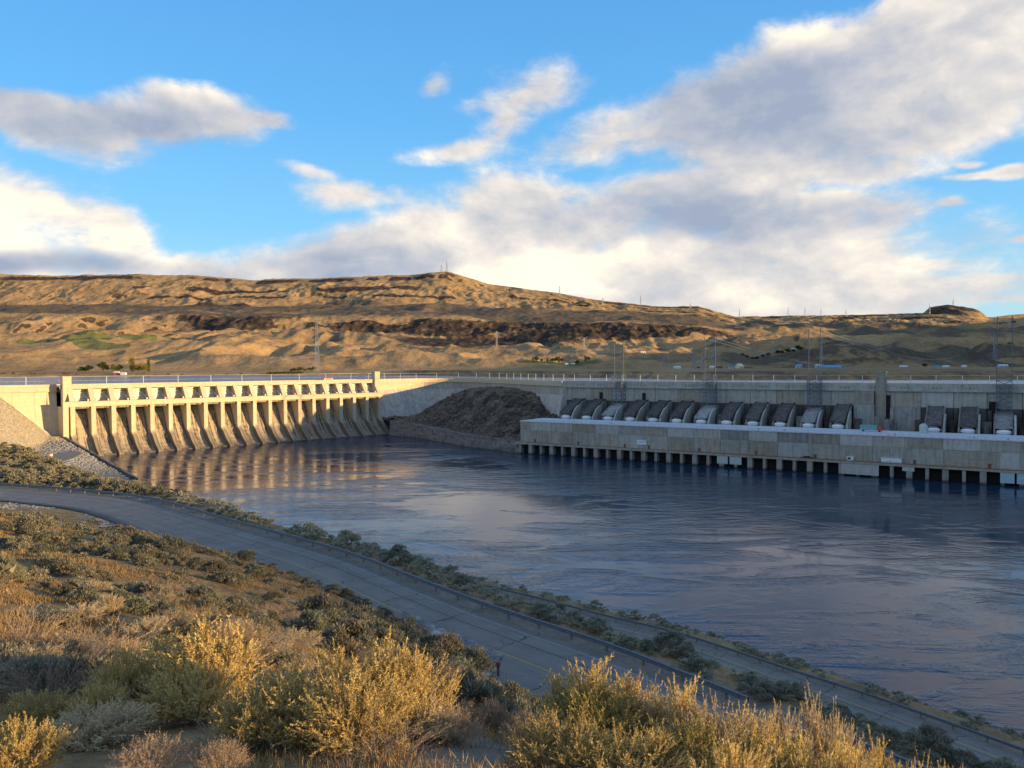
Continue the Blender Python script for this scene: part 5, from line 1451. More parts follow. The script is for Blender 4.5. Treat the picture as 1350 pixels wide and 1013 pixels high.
# river-crossing pylon and the small ones on the skyline
def pylon_at(px, D, h, label, group=None, w=None, z=None, thick=0.9, bays=None):
    x, y = at(px, D); zz = z if z is not None else hill_z(px, D) - 1
    w = w or h * 0.16
    return lattice('transmission_pylon', label, x, y, zz, zz + h, w, 0.4, M['steel'], group, taper=0.16, arms=((h * 0.82, h * 0.10), (h * 0.92, h * 0.07)), thick=thick, bay=h / (bays or 7))
pylon_at(418, 1500, 108, 'very tall thin lattice pylon standing on the far shore behind the spillway', thick=0.42, w=11, bays=14)
SKY = [(583, 5790, 60, 'leftmost small pylon on the rounded hilltop'), (590, 5790, 90, 'taller pylon on the rounded hilltop'), (640, 5750, 55, 'small pylon on the skyline just right of the rounded hilltop'),
       (670, 5750, 50, 'small pylon on the falling skyline, above the dark talus'), (738, 5760, 85, 'tall pylon alone on the falling skyline'), (795, 5760, 40, 'short pylon where the plateau skyline ends'),
       (845, 5760, 85, 'tall pylon at the left end of the low skyline'), (910, 5760, 40, 'short mast on the low brown hilltop'), (975, 5600, 70, 'pylon in the notch right of the low brown hilltop'),
       (1039, 5600, 80, 'first pylon of the pair left of the low plateau middle'), (1061, 5600, 75, 'second pylon of the pair near the low plateau middle'), (1082, 5600, 60, 'small pylon on the low plateau'),
       (1115, 5600, 50, 'faint small pylon on the low plateau'), (1225, 5600, 90, 'tall mast on the skyline left of the rock knob'), (1256, 5850, 50, 'mast on top of the rock knob')]
for px, D, h, lab in SKY:
    pylon_at(px, D, h * 0.9, lab, 'pylons on the skyline', thick=0.8, bays=4, w=10)
FARP = [(655, 2600, 55, 'grey pylon low on the dry slope left of the farm grove'), (770, 2900, 45, 'faint pylon on the slope above the farm grove'), (1276, 2300, 70, 'pylon on the sunlit slope below the rock knob'), (1311, 2100, 80, 'tall pylon on the slope near the right edge'),
        (1150, 2400, 45, 'small pylon on the shaded slope'), (875, 1900, 30, 'small pole beside the white house on the slope'), (915, 1560, 45, 'thin pole left of the second lattice mast'), (943, 1650, 40, 'thin pole right of the second lattice mast'),
        (1083, 1650, 60, 'thin mast beside the blue roofed building')]
for px, D, h, lab in FARP: pylon_at(px, D, h, lab, 'pylons on the far slopes', thick=0.5, bays=7, w=7)
# cables
def cable(a, b, sag, label, r=0.09):
    pts = []
    for i in range(17):
        t = i / 16; p = np.array(a) * (1 - t) + np.array(b) * t; p[2] -= sag * 4 * t * (1 - t); pts.append(p)
    m_ = MB(); m_.tube(pts, r, 4); o = m_.build('power_line', M['steel']); tag(o, label, 'cable', 'cables from the masts to the far slope')
tgt = [(655, 2600, 50), (1150, 2400, 42), (1276, 2300, 62), (1311, 2100, 72)]
for (mx_, my_, mz_), (px, D, h), nm in zip(MAST, tgt, ('leftmost', 'second', 'third', 'rightmost')):
    x, y = at(px, D); z = hill_z(px, D) + h * 0.85
    for j, dx in enumerate((-3.5, 3.5)):
        cable((mx_ + dx, my_, mz_ - 1), (x + dx, y, z), 26, 'thin %s cable from the %s lattice mast to the far slope' % (('left', 'right')[j], nm), 0.11)

# orange barrier on the crest road, orange drum on the pad
wx, wy = to_world(ph_x(0) * 0 + 14.6 * BAY, 14, SP_O, SP_A)
t = thing('road_barrier', 'orange and red barrier on top of the spillway road', 'barrier', (wx, wy, 51.2), SP_A)
b = MB(); b.box(-4.5, 4.5, -0.5, 0.5, 0.4, 2.2); b.build('barrier_panel', M['orange'], t)
b = MB(); b.box(-4, -3.6, -0.6, 0.6, 0, 2.4); b.box(3.6, 4, -0.6, 0.6, 0, 2.4); b.build('leg', M['steel'], t)
p = pix(67, 601, 10.0)
t = thing('traffic_drum', 'orange drum at the edge of the paved pad left of the spillway', 'traffic drum', (p[0], p[1], gz(p[0], p[1])))
b = MB(); b.tube([(0, 0, 0), (0, 0, 1.1), (0, 0, 2.2)], [1.25, 1.15, 1.0], 14); b.build('drum', M['orange'], t)
b = MB(); b.tube([(0, 0, 1.3), (0, 0, 1.7)], 1.2, 14); b.build('white_band', M['white'], t)
padp = [pix(px, py, 9.8) for px, py in ((64, 603), (82, 596), (100, 594), (110, 597), (96, 604), (80, 609))]
pad = mesh_obj('paved_pad', [(q[0], q[1], max(gz(q[0], q[1]) + 0.3, 9.6)) for q in padp] + [(q[0], q[1], 5) for q in padp], [(5, 4, 3, 2, 1, 0)] + [(i, (i + 1) % 6, 6 + (i + 1) % 6, 6 + i) for i in range(6)], M['asphalt'])
pad['kind'] = 'structure'

# ------------------------------------------------------------------ plants near the viewpoint
def sage_mesh(seed, n_lump=24, n_leaf=85, leaf=0.048, width=0.30, rad=0.62):
    r = np.random.default_rng(seed); cs = []; rs = []
    for i in range(n_lump):
        a = r.uniform(0, 6.283); el_ = r.uniform(0.12, 1.45); q = rad * r.uniform(0.62, 1.0)
        sx = 1.15 if i % 2 else 0.95
        cs.append((q * math.cos(el_) * math.cos(a) * sx, q * math.cos(el_) * math.sin(a), 0.10 + q * math.sin(el_) * 1.05)); rs.append(r.uniform(0.12, 0.21) * rad / 0.62)
    c = np.repeat(np.array(cs), n_leaf, axis=0); R = np.repeat(np.array(rs), n_leaf)
    d = r.normal(size=c.shape); d[:, 2] = np.abs(d[:, 2]) * 0.8 + 0.0 * d[:, 2]; d /= np.linalg.norm(d, axis=1)[:, None]
    p = c + d * (R * r.uniform(0.25, 1.0, len(R)) ** 0.7)[:, None]
    p[:, 2] -= 0.05
    u = d * 0.8 + np.array([0, 0, 0.75]) + r.normal(size=c.shape) * 0.35; u /= np.linalg.norm(u, axis=1)[:, None]
    v = np.cross(u, r.normal(size=c.shape)); v /= np.linalg.norm(v, axis=1)[:, None]
    s = leaf * r.uniform(0.7, 1.4, len(R))[:, None]
    V = np.stack([p - v * s * width, p + v * s * width, p + u * s * 1.5], 1).reshape(-1, 3)
    F = np.arange(len(V)).reshape(-1, 3)
    st = MB()
    for q in cs[::2]:
        st.tube([(0, 0, -0.1), (q[0] * 0.5, q[1] * 0.5, q[2] * 0.35), (q[0] * 0.95, q[1] * 0.95, q[2])], [0.03, 0.02, 0.006], 3, cap=False)
    return V, F, st
def join_mesh(name, V, F, st, mats):
    me = bpy.data.meshes.new(name)
    n0 = len(V); sv_ = np.array(st.v, np.float32).reshape(-1, 3)
    allv = np.concatenate([V, sv_]); quads = np.array(st.f) + n0
    lt = np.concatenate([np.full(len(F), 3), np.full(len(quads), 4)]).astype(np.int32)
    li = np.concatenate([F.ravel(), quads.ravel()]).astype(np.int32)
    me.vertices.add(len(allv)); me.vertices.foreach_set('co', allv.astype(np.float32).ravel())
    me.loops.add(len(li)); me.loops.foreach_set('vertex_index', li)
    me.polygons.add(len(lt)); me.polygons.foreach_set('loop_start', np.concatenate([[0], np.cumsum(lt)[:-1]]).astype(np.int32)); me.polygons.foreach_set('loop_total', lt)
    for q in mats: me.materials.append(q)
    me.polygons.foreach_set('material_index', np.concatenate([np.zeros(len(F)), np.ones(len(quads))]).astype(np.int32))
    me.update(calc_edges=True)
    return me
SAGE = []
for i in range(7):
    V, Fc, st = sage_mesh(100 + i, n_lump=26 + 3 * i, n_leaf=150)
    SAGE.append(join_mesh('sagebrush', V, Fc, st, [M['sagegreen'] if i % 3 == 2 else M['sage'], M['twig']]))
SAGE_SHADE_LIFT = []  # copies with the lightened leaf, for the shaded road banks
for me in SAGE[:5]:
    q = me.copy(); q.materials[0] = M['sage_shade_lift']; SAGE_SHADE_LIFT.append(q)
FAR_SAGE = []
for i in range(5):
    V, Fc, st = sage_mesh(300 + i, n_lump=13, n_leaf=34, leaf=0.11, width=0.42)
    FAR_SAGE.append((V, Fc))

def hidden(P, hgt):
    """True where the ground hides the top of a plant from the camera"""
    n = len(P); h = np.zeros(n, bool)
    for t in np.linspace(0.15, 0.96, 22):
        q = P * t; zz = EYE + (P[:, 2] + hgt - EYE) * t
        h |= ground_z(q[:, 0], q[:, 1]) > zz + 0.05
    return h
r = np.random.default_rng(5)
# the slope below the viewpoint
N = 9000
yy = r.uniform(8, 118, N); xx = (r.uniform(-80, 1420, N) - 675) / F_PX * yy
acc = r.uniform(0, 1, N) < np.maximum(yy / 118, 0.30)
xx, yy = xx[acc], yy[acc]
cand = np.column_stack([xx, yy])
su, s_ = line_dist(RAIL_U, xx, yy)
dn = fbm(xx / 7, yy / 7, 3, 31)
apron = (xx / yy > (525 - 675) / F_PX) & (yy > 34)
okk = (su < -14.5) & ~(apron & (r.uniform(0, 1, len(xx)) < 0.75)) & (r.uniform(0, 1, len(xx)) < np.clip((dn - 0.30) * 4, 0.25, 1) * np.where(yy < 70, 0.95, 0.5))
near_s = cand[okk]
# keep plants from standing inside each other
def thin(P, dmin):
    out = []; cell = {}
    for i, p in enumerate(P):
        k = (int(p[0] // dmin), int(p[1] // dmin)); bad = False
        for a in (-1, 0, 1):
            for b in (-1, 0, 1):
                for j in cell.get((k[0] + a, k[1] + b), ()):
                    if (P[j][0] - p[0]) ** 2 + (P[j][1] - p[1]) ** 2 < dmin * dmin: bad = True
        if not bad: cell.setdefault(k, []).append(i); out.append(i)
    return P[out]
np_ = 675 + F_PX * near_s[:, 0] / near_s[:, 1]
near_s = near_s[~(((np_ > 600) & (np_ < 715) & (near_s[:, 1] > 22)) | ((np_ > 535) & (np_ <= 600) & (near_s[:, 1] > 36)))]
near_s = thin(near_s, 0.52)
# the bench, the strip between the roads and the river bank
N = 60000
yy = r.uniform(38, 330, N); xx = (r.uniform(-60, 1500, N) - 675) / F_PX * yy
su, s_ = line_dist(RAIL_U, xx, yy); sl2, s2_ = line_dist(RAIL_L, xx, yy)
onl = (s2_ > 4)
strip = (su > 2.0) & (su < 90) & ~((sl2 > -9.6) & (sl2 < 1.8) & onl)
lxs_, lys_ = to_local(xx, yy, SP_O, SP_A)
strip &= ~((sl2 > -40) & (sl2 <= -9) & (su > 5.0) & onl & (r.uniform(0, 1, N) < 0.85))
strip &= (lys_ < -150) | (lxs_ < -20)
cl = fbm(xx / 6, yy / 6, 3, 33)
pr = np.where(su < 40, 1.6, 0.7) * np.where((sl2 > 4.5) & onl, 0.5, np.where((sl2 > 1.8) & onl, 1.2, 1.0)) * np.where(xx < -70, 1.0, np.clip((cl - 0.32) * 5, 0.15, 1))
strip &= r.uniform(0, 1, N) < pr * np.clip(2200 / (yy * yy) + 0.3, 0, 1) * 1.6
far_s = thin(np.column_stack([xx[strip], yy[strip]]), 0.95)
allp = np.vstack([near_s, far_s]); isfar = np.concatenate([np.zeros(len(near_s), bool), np.ones(len(far_s), bool)])
gzv = ground_z(allp[:, 0], allp[:, 1]); ok = gzv > 1.5
allp, isfar, gzv = allp[ok], isfar[ok], gzv[ok]
P3 = np.column_stack([allp, gzv])
size = r.lognormal(0.0, 0.33, len(P3)) * np.where(isfar, 1.05, 0.62)
pxs = 675 + F_PX * P3[:, 0] / P3[:, 1]; dist = np.hypot(P3[:, 0], P3[:, 1])
size = np.where(isfar & (P3[:, 0] < -70), size * 1.25, size)
size = np.where(isfar & (pxs > 560), size * 0.85, size)
size = np.where((~isfar) & (pxs > 430) & (P3[:, 1] > 26), size * 1.3, size)
size = np.where((~isfar) & (P3[:, 1] < 18), size * 0.75, size)
size = np.clip(size, 0.3, 2.4)
hid = hidden(P3, size * 0.7)
vis = ~hid & (pxs > -40) & (pxs < 1400)
score = np.where(vis, size / dist, 0)
order = np.argsort(-score)
LABEL_S = ['grey green sagebrush on the dry slope below the viewpoint', 'grey green sagebrush on the strip between the two roads or beside the guardrail']
for rank, i in enumerate(order[:290]):
    k_ = int(r.integers(0, len(SAGE)))
    o = bpy.data.objects.new('sagebrush', SAGE_SHADE_LIFT[k_ % 5] if isfar[i] and P3[i, 0] > -60 else SAGE[k_]); C.objects.link(o)
    o.location = (P3[i, 0], P3[i, 1], P3[i, 2] - 0.04); o.rotation_euler = (0, 0, float(r.uniform(0, 6.28)))
    s = float(size[i]); o.scale = (s * 1.15, s * 1.15, s * float(r.uniform(0.85, 1.15)))
    if isfar[i]: tag(o, 'grey green sagebrush beyond the guardrail of the upper road', 'sagebrush', 'sagebrush beyond the guardrail')
    elif pxs[i] > 450: tag(o, 'shaded green sagebrush on the right shoulder of the slope, above the road', 'sagebrush', 'shaded sagebrush on the right shoulder of the slope')
    elif P3[i, 1] > 36: tag(o, 'sunlit sagebrush along the far brow of the dry slope', 'sagebrush', 'sagebrush along the brow of the slope')
    else: tag(o, 'grey green sagebrush among dry grass on the slope below the viewpoint', 'sagebrush', 'sagebrush on the slope below the viewpoint')
rest = order[290:]
for part, mt, nm, lab in ((0, 'sage', 'sagebrush_scrub', 'sunlit sagebrush scrub covering the dry slope and the bench beyond the road'), (1, 'sage_shade_lift', 'sagebrush_scrub', 'grey green sagebrush scrub, painted lighter against the shade, along the road banks above the river')):
    Vs = []; Fs = []; n0 = 0
    for i in rest:
        if not vis[i] and dist[i] > 200: continue
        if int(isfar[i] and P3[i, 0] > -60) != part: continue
        V, Fc = FAR_SAGE[i % 5]
        a = r.uniform(0, 6.28); ca, sa = math.cos(a), math.sin(a); s = size[i]
        W = V @ np.array([[ca, sa, 0], [-sa, ca, 0], [0, 0, 1]]) * s * np.array([1.15, 1.15, 1.0]) + P3[i] - (0, 0, 0.05)
        Vs.append(W); Fs.append(Fc + n0); n0 += len(W)
    so = mesh_obj(nm, np.concatenate(Vs), np.concatenate(Fs), M[mt])
    so['kind'] = 'stuff'; so['label'] = lab

# foreground rabbitbrush and dry brush
def brush(seed, h, w, ns, twigs, leaves, leaf, lw, spread=0.9, tstart=0.42, curl=0.25, bare=0.0, stem_r=0.006):
    r = np.random.default_rng(seed)
    st_v = []; st_f = []; n = 0
    az_ = r.uniform(0, 2 * math.pi, ns); rr = np.sqrt(r.uniform(0, 1, ns)); H = h * (1 - 0.38 * rr ** 2) * r.uniform(0.62, 1.04, ns); Rr = w / 2 * rr * spread
    b0 = np.column_stack([np.cos(az_), np.sin(az_), 0 * az_]) * (0.10 * w * rr)[:, None]
    T = np.linspace(0, 1, 6)
    def stem_pts(i, t):
        t = np.asarray(t)[:, None]
        side = np.array([math.cos(az_[i]), math.sin(az_[i]), 0])
        wob = np.sin(t * 5 + i) * curl * 0.06
        return b0[i] + side * Rr[i] * (t ** 1.15) + np.array([0, 0, 1]) * H[i] * (t ** (1.0 - 0.25 * rr[i])) + np.array([math.cos(i * 2.1), math.sin(i * 1.7), 0]) * wob
    tw0 = []; twd = []
    for i in range(ns):
        p = stem_pts(i, T); d = np.gradient(p, axis=0); d /= np.linalg.norm(d, axis=1)[:, None]
        s = np.cross(d, np.array([0.3, 0.7, 0.1])); s /= np.linalg.norm(s, axis=1)[:, None]; q = np.cross(s, d)
        rad = (stem_r * (1 - T * 0.75))[:, None]
        ring = np.stack([p + s * rad, p - s * rad * 0.5 + q * rad * 0.87, p - s * rad * 0.5 - q * rad * 0.87], 1)
        st_v.append(ring.reshape(-1, 3))
        for k in range(5):
            for j in range(3):
                st_f.append((n + k * 3 + j, n + k * 3 + (j + 1) % 3, n + (k + 1) * 3 + (j + 1) % 3, n + (k + 1) * 3 + j))
        n += 18
        tt_ = r.uniform(tstart, 0.98, twigs); pp = stem_pts(i, tt_)
        dd = stem_pts(i, tt_ + 0.02) - pp; dd /= np.linalg.norm(dd, axis=1)[:, None]
        dv = dd + r.normal(size=pp.shape) * 0.42 + np.array([0, 0, 0.25]); dv /= np.linalg.norm(dv, axis=1)[:, None]
        tw0.append(pp); twd.append(dv * (h * r.uniform(0.10, 0.24, twigs))[:, None])
        tw0.append(stem_pts(i, np.array([0.8]))); twd.append((stem_pts(i, np.array([1.0])) - stem_pts(i, np.array([0.8]))))
    tw0 = np.concatenate(tw0); twd = np.concatenate(twd); K = len(tw0)
    side = np.cross(twd, r.normal(size=twd.shape)); side /= np.linalg.norm(side, axis=1)[:, None]
    tv = np.stack([tw0 - side * stem_r * 0.45, tw0 + side * stem_r * 0.45, tw0 + twd], 1).reshape(-1, 3)
    sv = np.concatenate(st_v + [tv])
    tf = (np.arange(3 * K).reshape(-1, 3) + n)
    stem_me = (sv, st_f, tf)
    keepn = r.uniform(0, 1, K) >= bare
    tb, td = tw0[keepn], twd[keepn]
    u = np.repeat(tb, leaves, 0) + np.repeat(td, leaves, 0) * r.uniform(0.12, 1.08, (len(tb) * leaves, 1))
    dirn = np.repeat(td, leaves, 0); dirn /= np.linalg.norm(dirn, axis=1)[:, None]
    ld = dirn * 0.9 + r.normal(size=u.shape) * 0.55; ld /= np.linalg.norm(ld, axis=1)[:, None]
    lv = np.cross(ld, r.normal(size=u.shape)); lv /= np.linalg.norm(lv, axis=1)[:, None]
    L = leaf * r.uniform(0.6, 1.4, (len(u), 1))
    V = np.stack([u - lv * L * lw, u + lv * L * lw, u + ld * L], 1).reshape(-1, 3)
    return stem_me, V, np.arange(len(V)).reshape(-1, 3)
BR = {}
def get_brush(kind, variant):
    key = (kind, variant)
    if key in BR: return BR[key]
    sd = hash(kind) if False else sum(ord(c) for c in kind) * 13 + variant
    P = dict(rabbit=(1.0, 1.5, 130, 10, 30, 0.030, 0.19), rabbitpale=(1.0, 1.3, 130, 10, 30, 0.030, 0.18), rabbitgreen=(1.0, 1.3, 110, 10, 28, 0.030, 0.18),
             deadbrush=(1.0, 1.4, 80, 9, 4, 0.035, 0.12), pinkgrass=(1.0, 1.3, 320, 3, 9, 0.040, 0.09), tallrabbit=(1.0, 0.9, 75, 11, 30, 0.032, 0.18))[kind]
    kw = dict(spread=1.0)
    if kind == 'pinkgrass': kw = dict(spread=0.9, tstart=0.6, stem_r=0.0028)
    if kind == 'tallrabbit': kw = dict(spread=0.8, tstart=0.3, bare=0.15)
    if kind == 'deadbrush': kw = dict(spread=1.0, tstart=0.25, bare=0.45, curl=1.2)
    st, V, F = brush(sd, *P, **kw)
    sv, sf, tf = st
    me1 = bpy.data.meshes.new('stems'); me1.from_pydata(sv.tolist(), [], [tuple(q) for q in sf] + [tuple(map(int, q)) for q in tf]); me1.materials.append(M['twig'])
    mt = {'tallrabbit': 'rabbit'}.get(kind, kind)
    o = mesh_obj('foliage', V, F, M[mt]); me2 = o.data; bpy.data.objects.remove(o)
    BR[key] = (me1, me2); return BR[key]
def put_brush(kind, px, D, top_py, width, label, group=None, variant=0, name='rabbitbrush', cat='bush', lean=0.0):
    x, y = at(px, D); z = gz(x, y) - 0.05
    h = max((elev(top_py, D, px) - z) * (0.88 if px > 720 else 0.97), 0.3)
    me1, me2 = get_brush(kind, variant)
    t = thing(name, label, cat, (x, y, z), float(r.uniform(0, 6.28)), group)
    base_w = {'rabbit': 1.5, 'rabbitpale': 1.3, 'rabbitgreen': 1.3, 'deadbrush': 1.4, 'pinkgrass': 1.17, 'tallrabbit': 0.72}[kind]
    t.scale = (width / base_w, width / base_w, h)
    for nm, me in (('stems', me1), ('foliage', me2)):
        o = bpy.data.objects.new(nm, me); C.objects.link(o); o.parent = t
    return t, h
FG = [
    ('rabbit', 430, 6.3, 868, 1.25, 'big golden rabbitbrush in the lower middle left, its main dome'), ('rabbit', 525, 6.5, 866, 0.80, 'golden rabbitbrush at the right flank of the big one'),
    ('tallrabbit', 508, 6.7, 848, 0.55, 'spiky golden rabbitbrush rising behind the big one'), ('rabbit', 345, 6.0, 905, 0.7, 'low golden rabbitbrush at the left flank of the big one'),
    ('rabbit', 470, 5.8, 900, 0.9, 'golden rabbitbrush in front of the big dome'), ('rabbitpale', 565, 6.2, 925, 0.4, 'faded rabbitbrush tuft at the right foot of the big one'),
    ('tallrabbit', 275, 8.2, 820, 0.85, 'tall spiky pale gold rabbitbrush left of the big one'), ('tallrabbit', 218, 8.6, 838, 0.80, 'spiky pale gold rabbitbrush left of the tallest one'),
    ('rabbit', 255, 7.6, 880, 0.9, 'golden rabbitbrush at the foot of the tall spiky one'), ('rabbit', 150, 8.4, 858, 0.60, 'bright yellow flowering rabbitbrush at the left'),
    ('rabbit', 118, 7.4, 905, 0.55, 'low bright yellow rabbitbrush under the flowering one'), ('deadbrush', 60, 9.5, 838, 1.6, 'tangled grey brown dead brush at the far left'),
    ('deadbrush', 190, 7.6, 905, 1.3, 'dark tangled dead brush under the yellow bushes'), ('deadbrush', 120, 12.5, 820, 1.7, 'pale dead brush on the slope above the yellow bushes'),
    ('deadbrush', 20, 13.5, 800, 1.6, 'pale dead brush on the slope at the left edge'), ('rabbitpale', 120, 6.6, 938, 0.8, 'faded low brush at the lower left under the yellow one'),
    ('rabbit', 40, 7.4, 918, 0.8, 'orange tinged low brush at the lower left edge'), ('rabbit', 12, 5.3, 958, 0.55, 'orange yellow brush in the lower left corner'),
    ('pinkgrass', 190, 5.1, 978, 0.42, 'pinkish pale seed grass clump at the bottom left'), ('pinkgrass', 285, 5.0, 992, 0.3, 'small pale grass clump beside the pinkish one'),
    ('deadbrush', 300, 5.9, 950, 0.8, 'brown dead brush between the big golden bush and the bottom edge'), ('deadbrush', 500, 5.4, 965, 0.8, 'dark brown brush under the big golden bush'),
    ('pinkgrass', 590, 6.3, 945, 0.5, 'pale grass at the left edge of the bare patch'), ('pinkgrass', 648, 7.3, 925, 0.28, 'upright tawny grass tuft on the bare crest'),
    ('pinkgrass', 690, 6.9, 945, 0.4, 'pale grass at the right edge of the bare patch'), ('pinkgrass', 610, 7.2, 940, 0.35, 'short pale grass behind the bare patch'),
    ('tallrabbit', 775, 7.6, 866, 0.70, 'golden rabbitbrush standing against the road, first of the right group'), ('tallrabbit', 820, 7.4, 876, 0.55, 'golden rabbitbrush just right of the one against the road'),
    ('rabbitgreen', 790, 7.0, 905, 0.9, 'olive rabbitbrush under the golden one against the road'), ('tallrabbit', 900, 7.0, 888, 0.45, 'slim gold rabbitbrush tip against the road'),
    ('rabbitpale', 865, 7.2, 905, 0.9, 'faded twiggy rabbitbrush in the middle of the right group'), ('deadbrush', 850, 7.8, 880, 0.9, 'bare reddish twigs rising from the right group'),
    ('rabbit', 740, 5.6, 948, 0.75, 'low orange gold rabbitbrush at the bottom right of the bare patch'), ('rabbit', 820, 5.4, 962, 0.8, 'orange gold rabbitbrush at the bottom, second from the bare patch'),
    ('rabbitgreen', 900, 5.6, 950, 0.9, 'olive and gold rabbitbrush at the bottom of the right group'), ('rabbitpale', 940, 6.6, 915, 0.9, 'faded rabbitbrush right of the slim gold tip'),
    ('rabbitpale', 1063, 7.4, 908, 0.75, 'pale buff feathery bush rising highest at the right'), ('rabbitpale', 1025, 7.1, 930, 0.6, 'pale buff feathery bush left of the highest one'),
    ('rabbitpale', 1105, 7.3, 935, 0.5, 'pale buff feathery bush right of the highest one'), ('tallrabbit', 995, 6.8, 925, 0.5, 'slim golden bush tip left of the pale feathery bushes'),
    ('rabbitgreen', 1010, 5.6, 965, 0.9, 'olive gold bush at the bottom under the pale feathery ones'), ('rabbit', 1080, 5.5, 968, 0.8, 'golden bush at the bottom under the highest pale one'),
    ('rabbitgreen', 1150, 5.8, 990, 0.8, 'olive gold bush at the bottom right'), ('tallrabbit', 1150, 6.8, 960, 0.35, 'small buff plume at the right, standing against the lower road'),
    ('rabbit', 1215, 5.9, 998, 0.55, 'golden bush, last at the bottom right corner of the group'), ('rabbitpale', 1260, 6.0, 1006, 0.4, 'low faded tuft at the right end of the group'),
    ('rabbit', 960, 5.2, 975, 0.7, 'golden bush at the very bottom, right of centre'), ('rabbit', 1140, 5.2, 1000, 0.7, 'golden bush at the very bottom right'),
]
for i, (kind, px, D, ty, w, lab) in enumerate(FG):
    nm = {'deadbrush': 'dead_brush', 'pinkgrass': 'grass_clump'}.get(kind, 'rabbitbrush')
    put_brush(kind, px, D, ty, w, lab, None, i % 3, nm, 'grass' if kind == 'pinkgrass' else 'bush')
# scattered dead brush and tufts over the near slope
for i in range(64):
    D = float(8.5 + 20 * r.uniform(0, 1) ** 1.1); px = float(r.uniform(-20, 610 if D > 12 else 430)); x, y = at(px, D)
    kind = ('deadbrush', 'rabbitpale', 'deadbrush', 'pinkgrass')[i % 4]; h = float(r.uniform(0.3, 0.6))
    put_brush(kind, px, D, float(HORIZON - (gz(x, y) + h - EYE) * F_PX / D - ROLL * (px - 675)), float(r.uniform(0.6, 1.2)),
              {'deadbrush': 'brown dead brush low in the dry grass of the near slope', 'rabbitpale': 'small faded rabbitbrush in the dry grass of the near slope', 'pinkgrass': 'pale grass clump in the dry grass of the near slope'}[kind],
              {'deadbrush': 'dead brush on the near slope', 'rabbitpale': 'faded rabbitbrush on the near slope', 'pinkgrass': 'grass clumps on the near slope'}[kind], i % 3,
              {'deadbrush': 'dead_brush', 'rabbitpale': 'rabbitbrush', 'pinkgrass': 'grass_clump'}[kind], 'grass' if kind == 'pinkgrass' else 'bush')
# larger shrubs in the shade at the right of the slope
SH = [(560, 30, 838, 2.6), (588, 27, 874, 2.1), (540, 38, 800, 1.5), (612, 24, 893, 2.0), (668, 21, 912, 1.6), (690, 17, 912, 1.5), (720, 19, 905, 1.7), (600, 30, 886, 1.6), (585, 21, 895, 1.8), (470, 27, 800, 2.0), (500, 24, 850, 1.8), (430, 24, 845, 1.8)]
for i, (px, D, ty, w) in enumerate(SH):
    x, y = at(px, D); z = gz(x, y) - 0.1; h = min(max(elev(ty, D, px) - z, 0.9), 2.3)
    o = bpy.data.objects.new('sagebrush', SAGE[(2, 5, 2, 5, 1)[i % 5]]); C.objects.link(o); o.location = (x, y, z); o.rotation_euler = (0, 0, i * 1.1); o.scale = (w * 0.66, w * 0.66, h * 0.98)
    tag(o, ['big rounded green sagebrush beside the gravel strip', 'big green sagebrush with yellow flowers on the shaded shoulder', 'dark upright bush against the road edge', 'green sagebrush left of the rusty barrier', 'grey green sagebrush in front of the rusty barrier',
            'dull sagebrush right of the rusty barrier', 'dark green sagebrush behind the golden bush against the road', 'sagebrush beside the pale boulders', 'shaded sagebrush above the pale grass on the bare crest', 'rounded sagebrush above the tall spiky golden bush', 'shaded sagebrush behind the big golden bush', 'dark sagebrush between the tall spiky and the big golden bush'][i], 'sagebrush', 'large shaded sagebrush')

# dry grass between the shrubs
N = 90000
yy = 4.2 + (r.uniform(0, 1, N) ** 1.35) * 78; xx = (r.uniform(-60, 1420, N) - 675) / F_PX * yy
su, s_ = line_dist(RAIL_U, xx, yy)
gn = fbm(xx / 3.2, yy / 3.2, 3, 51)
bare = np.exp(-((xx + 0.2) / 0.75) ** 2 - ((yy - 5.7) / 1.3) ** 2)
kp = (su < -13.0) & (gn > 0.40) & (r.uniform(0, 1, N) > bare)
xx, yy = xx[kp], yy[kp]; zz = ground_z(xx, yy); n = len(xx); B = 7
bx_ = np.repeat(xx, B) + r.normal(size=n * B) * 0.05; by_ = np.repeat(yy, B) + r.normal(size=n * B) * 0.05; bz_ = np.repeat(zz, B) - 0.02
dist_ = np.repeat(np.hypot(xx, yy), B)
hh = r.uniform(0.07, 0.24, n * B) * np.repeat(np.where(yy < 10, 0.62, 1.0) * np.clip(0.6 + (fbm(xx / 5, yy / 5, 2, 52) - 0.4) * 2.2, 0.45, 1.3), B)
ww = np.clip(0.0035 + dist_ * 0.00042, 0.004, 0.03); an = r.uniform(0, 6.28, n * B); le = r.uniform(0, 1.0, n * B) * hh; la_ = r.uniform(0, 6.28, n * B)
p0 = np.column_stack([bx_ - np.cos(an) * ww, by_ - np.sin(an) * ww, bz_]); p1 = np.column_stack([bx_ + np.cos(an) * ww, by_ + np.sin(an) * ww, bz_])
p2 = np.column_stack([bx_ + np.cos(la_) * le, by_ + np.sin(la_) * le, bz_ + hh])
V = np.stack([p0, p1, p2], 1).reshape(-1, 3)
go = mesh_obj('dry_grass', V, np.arange(len(V)).reshape(-1, 3), M['grass'])
go['kind'] = 'stuff'; go['label'] = 'golden dry grass covering the slope below the viewpoint'

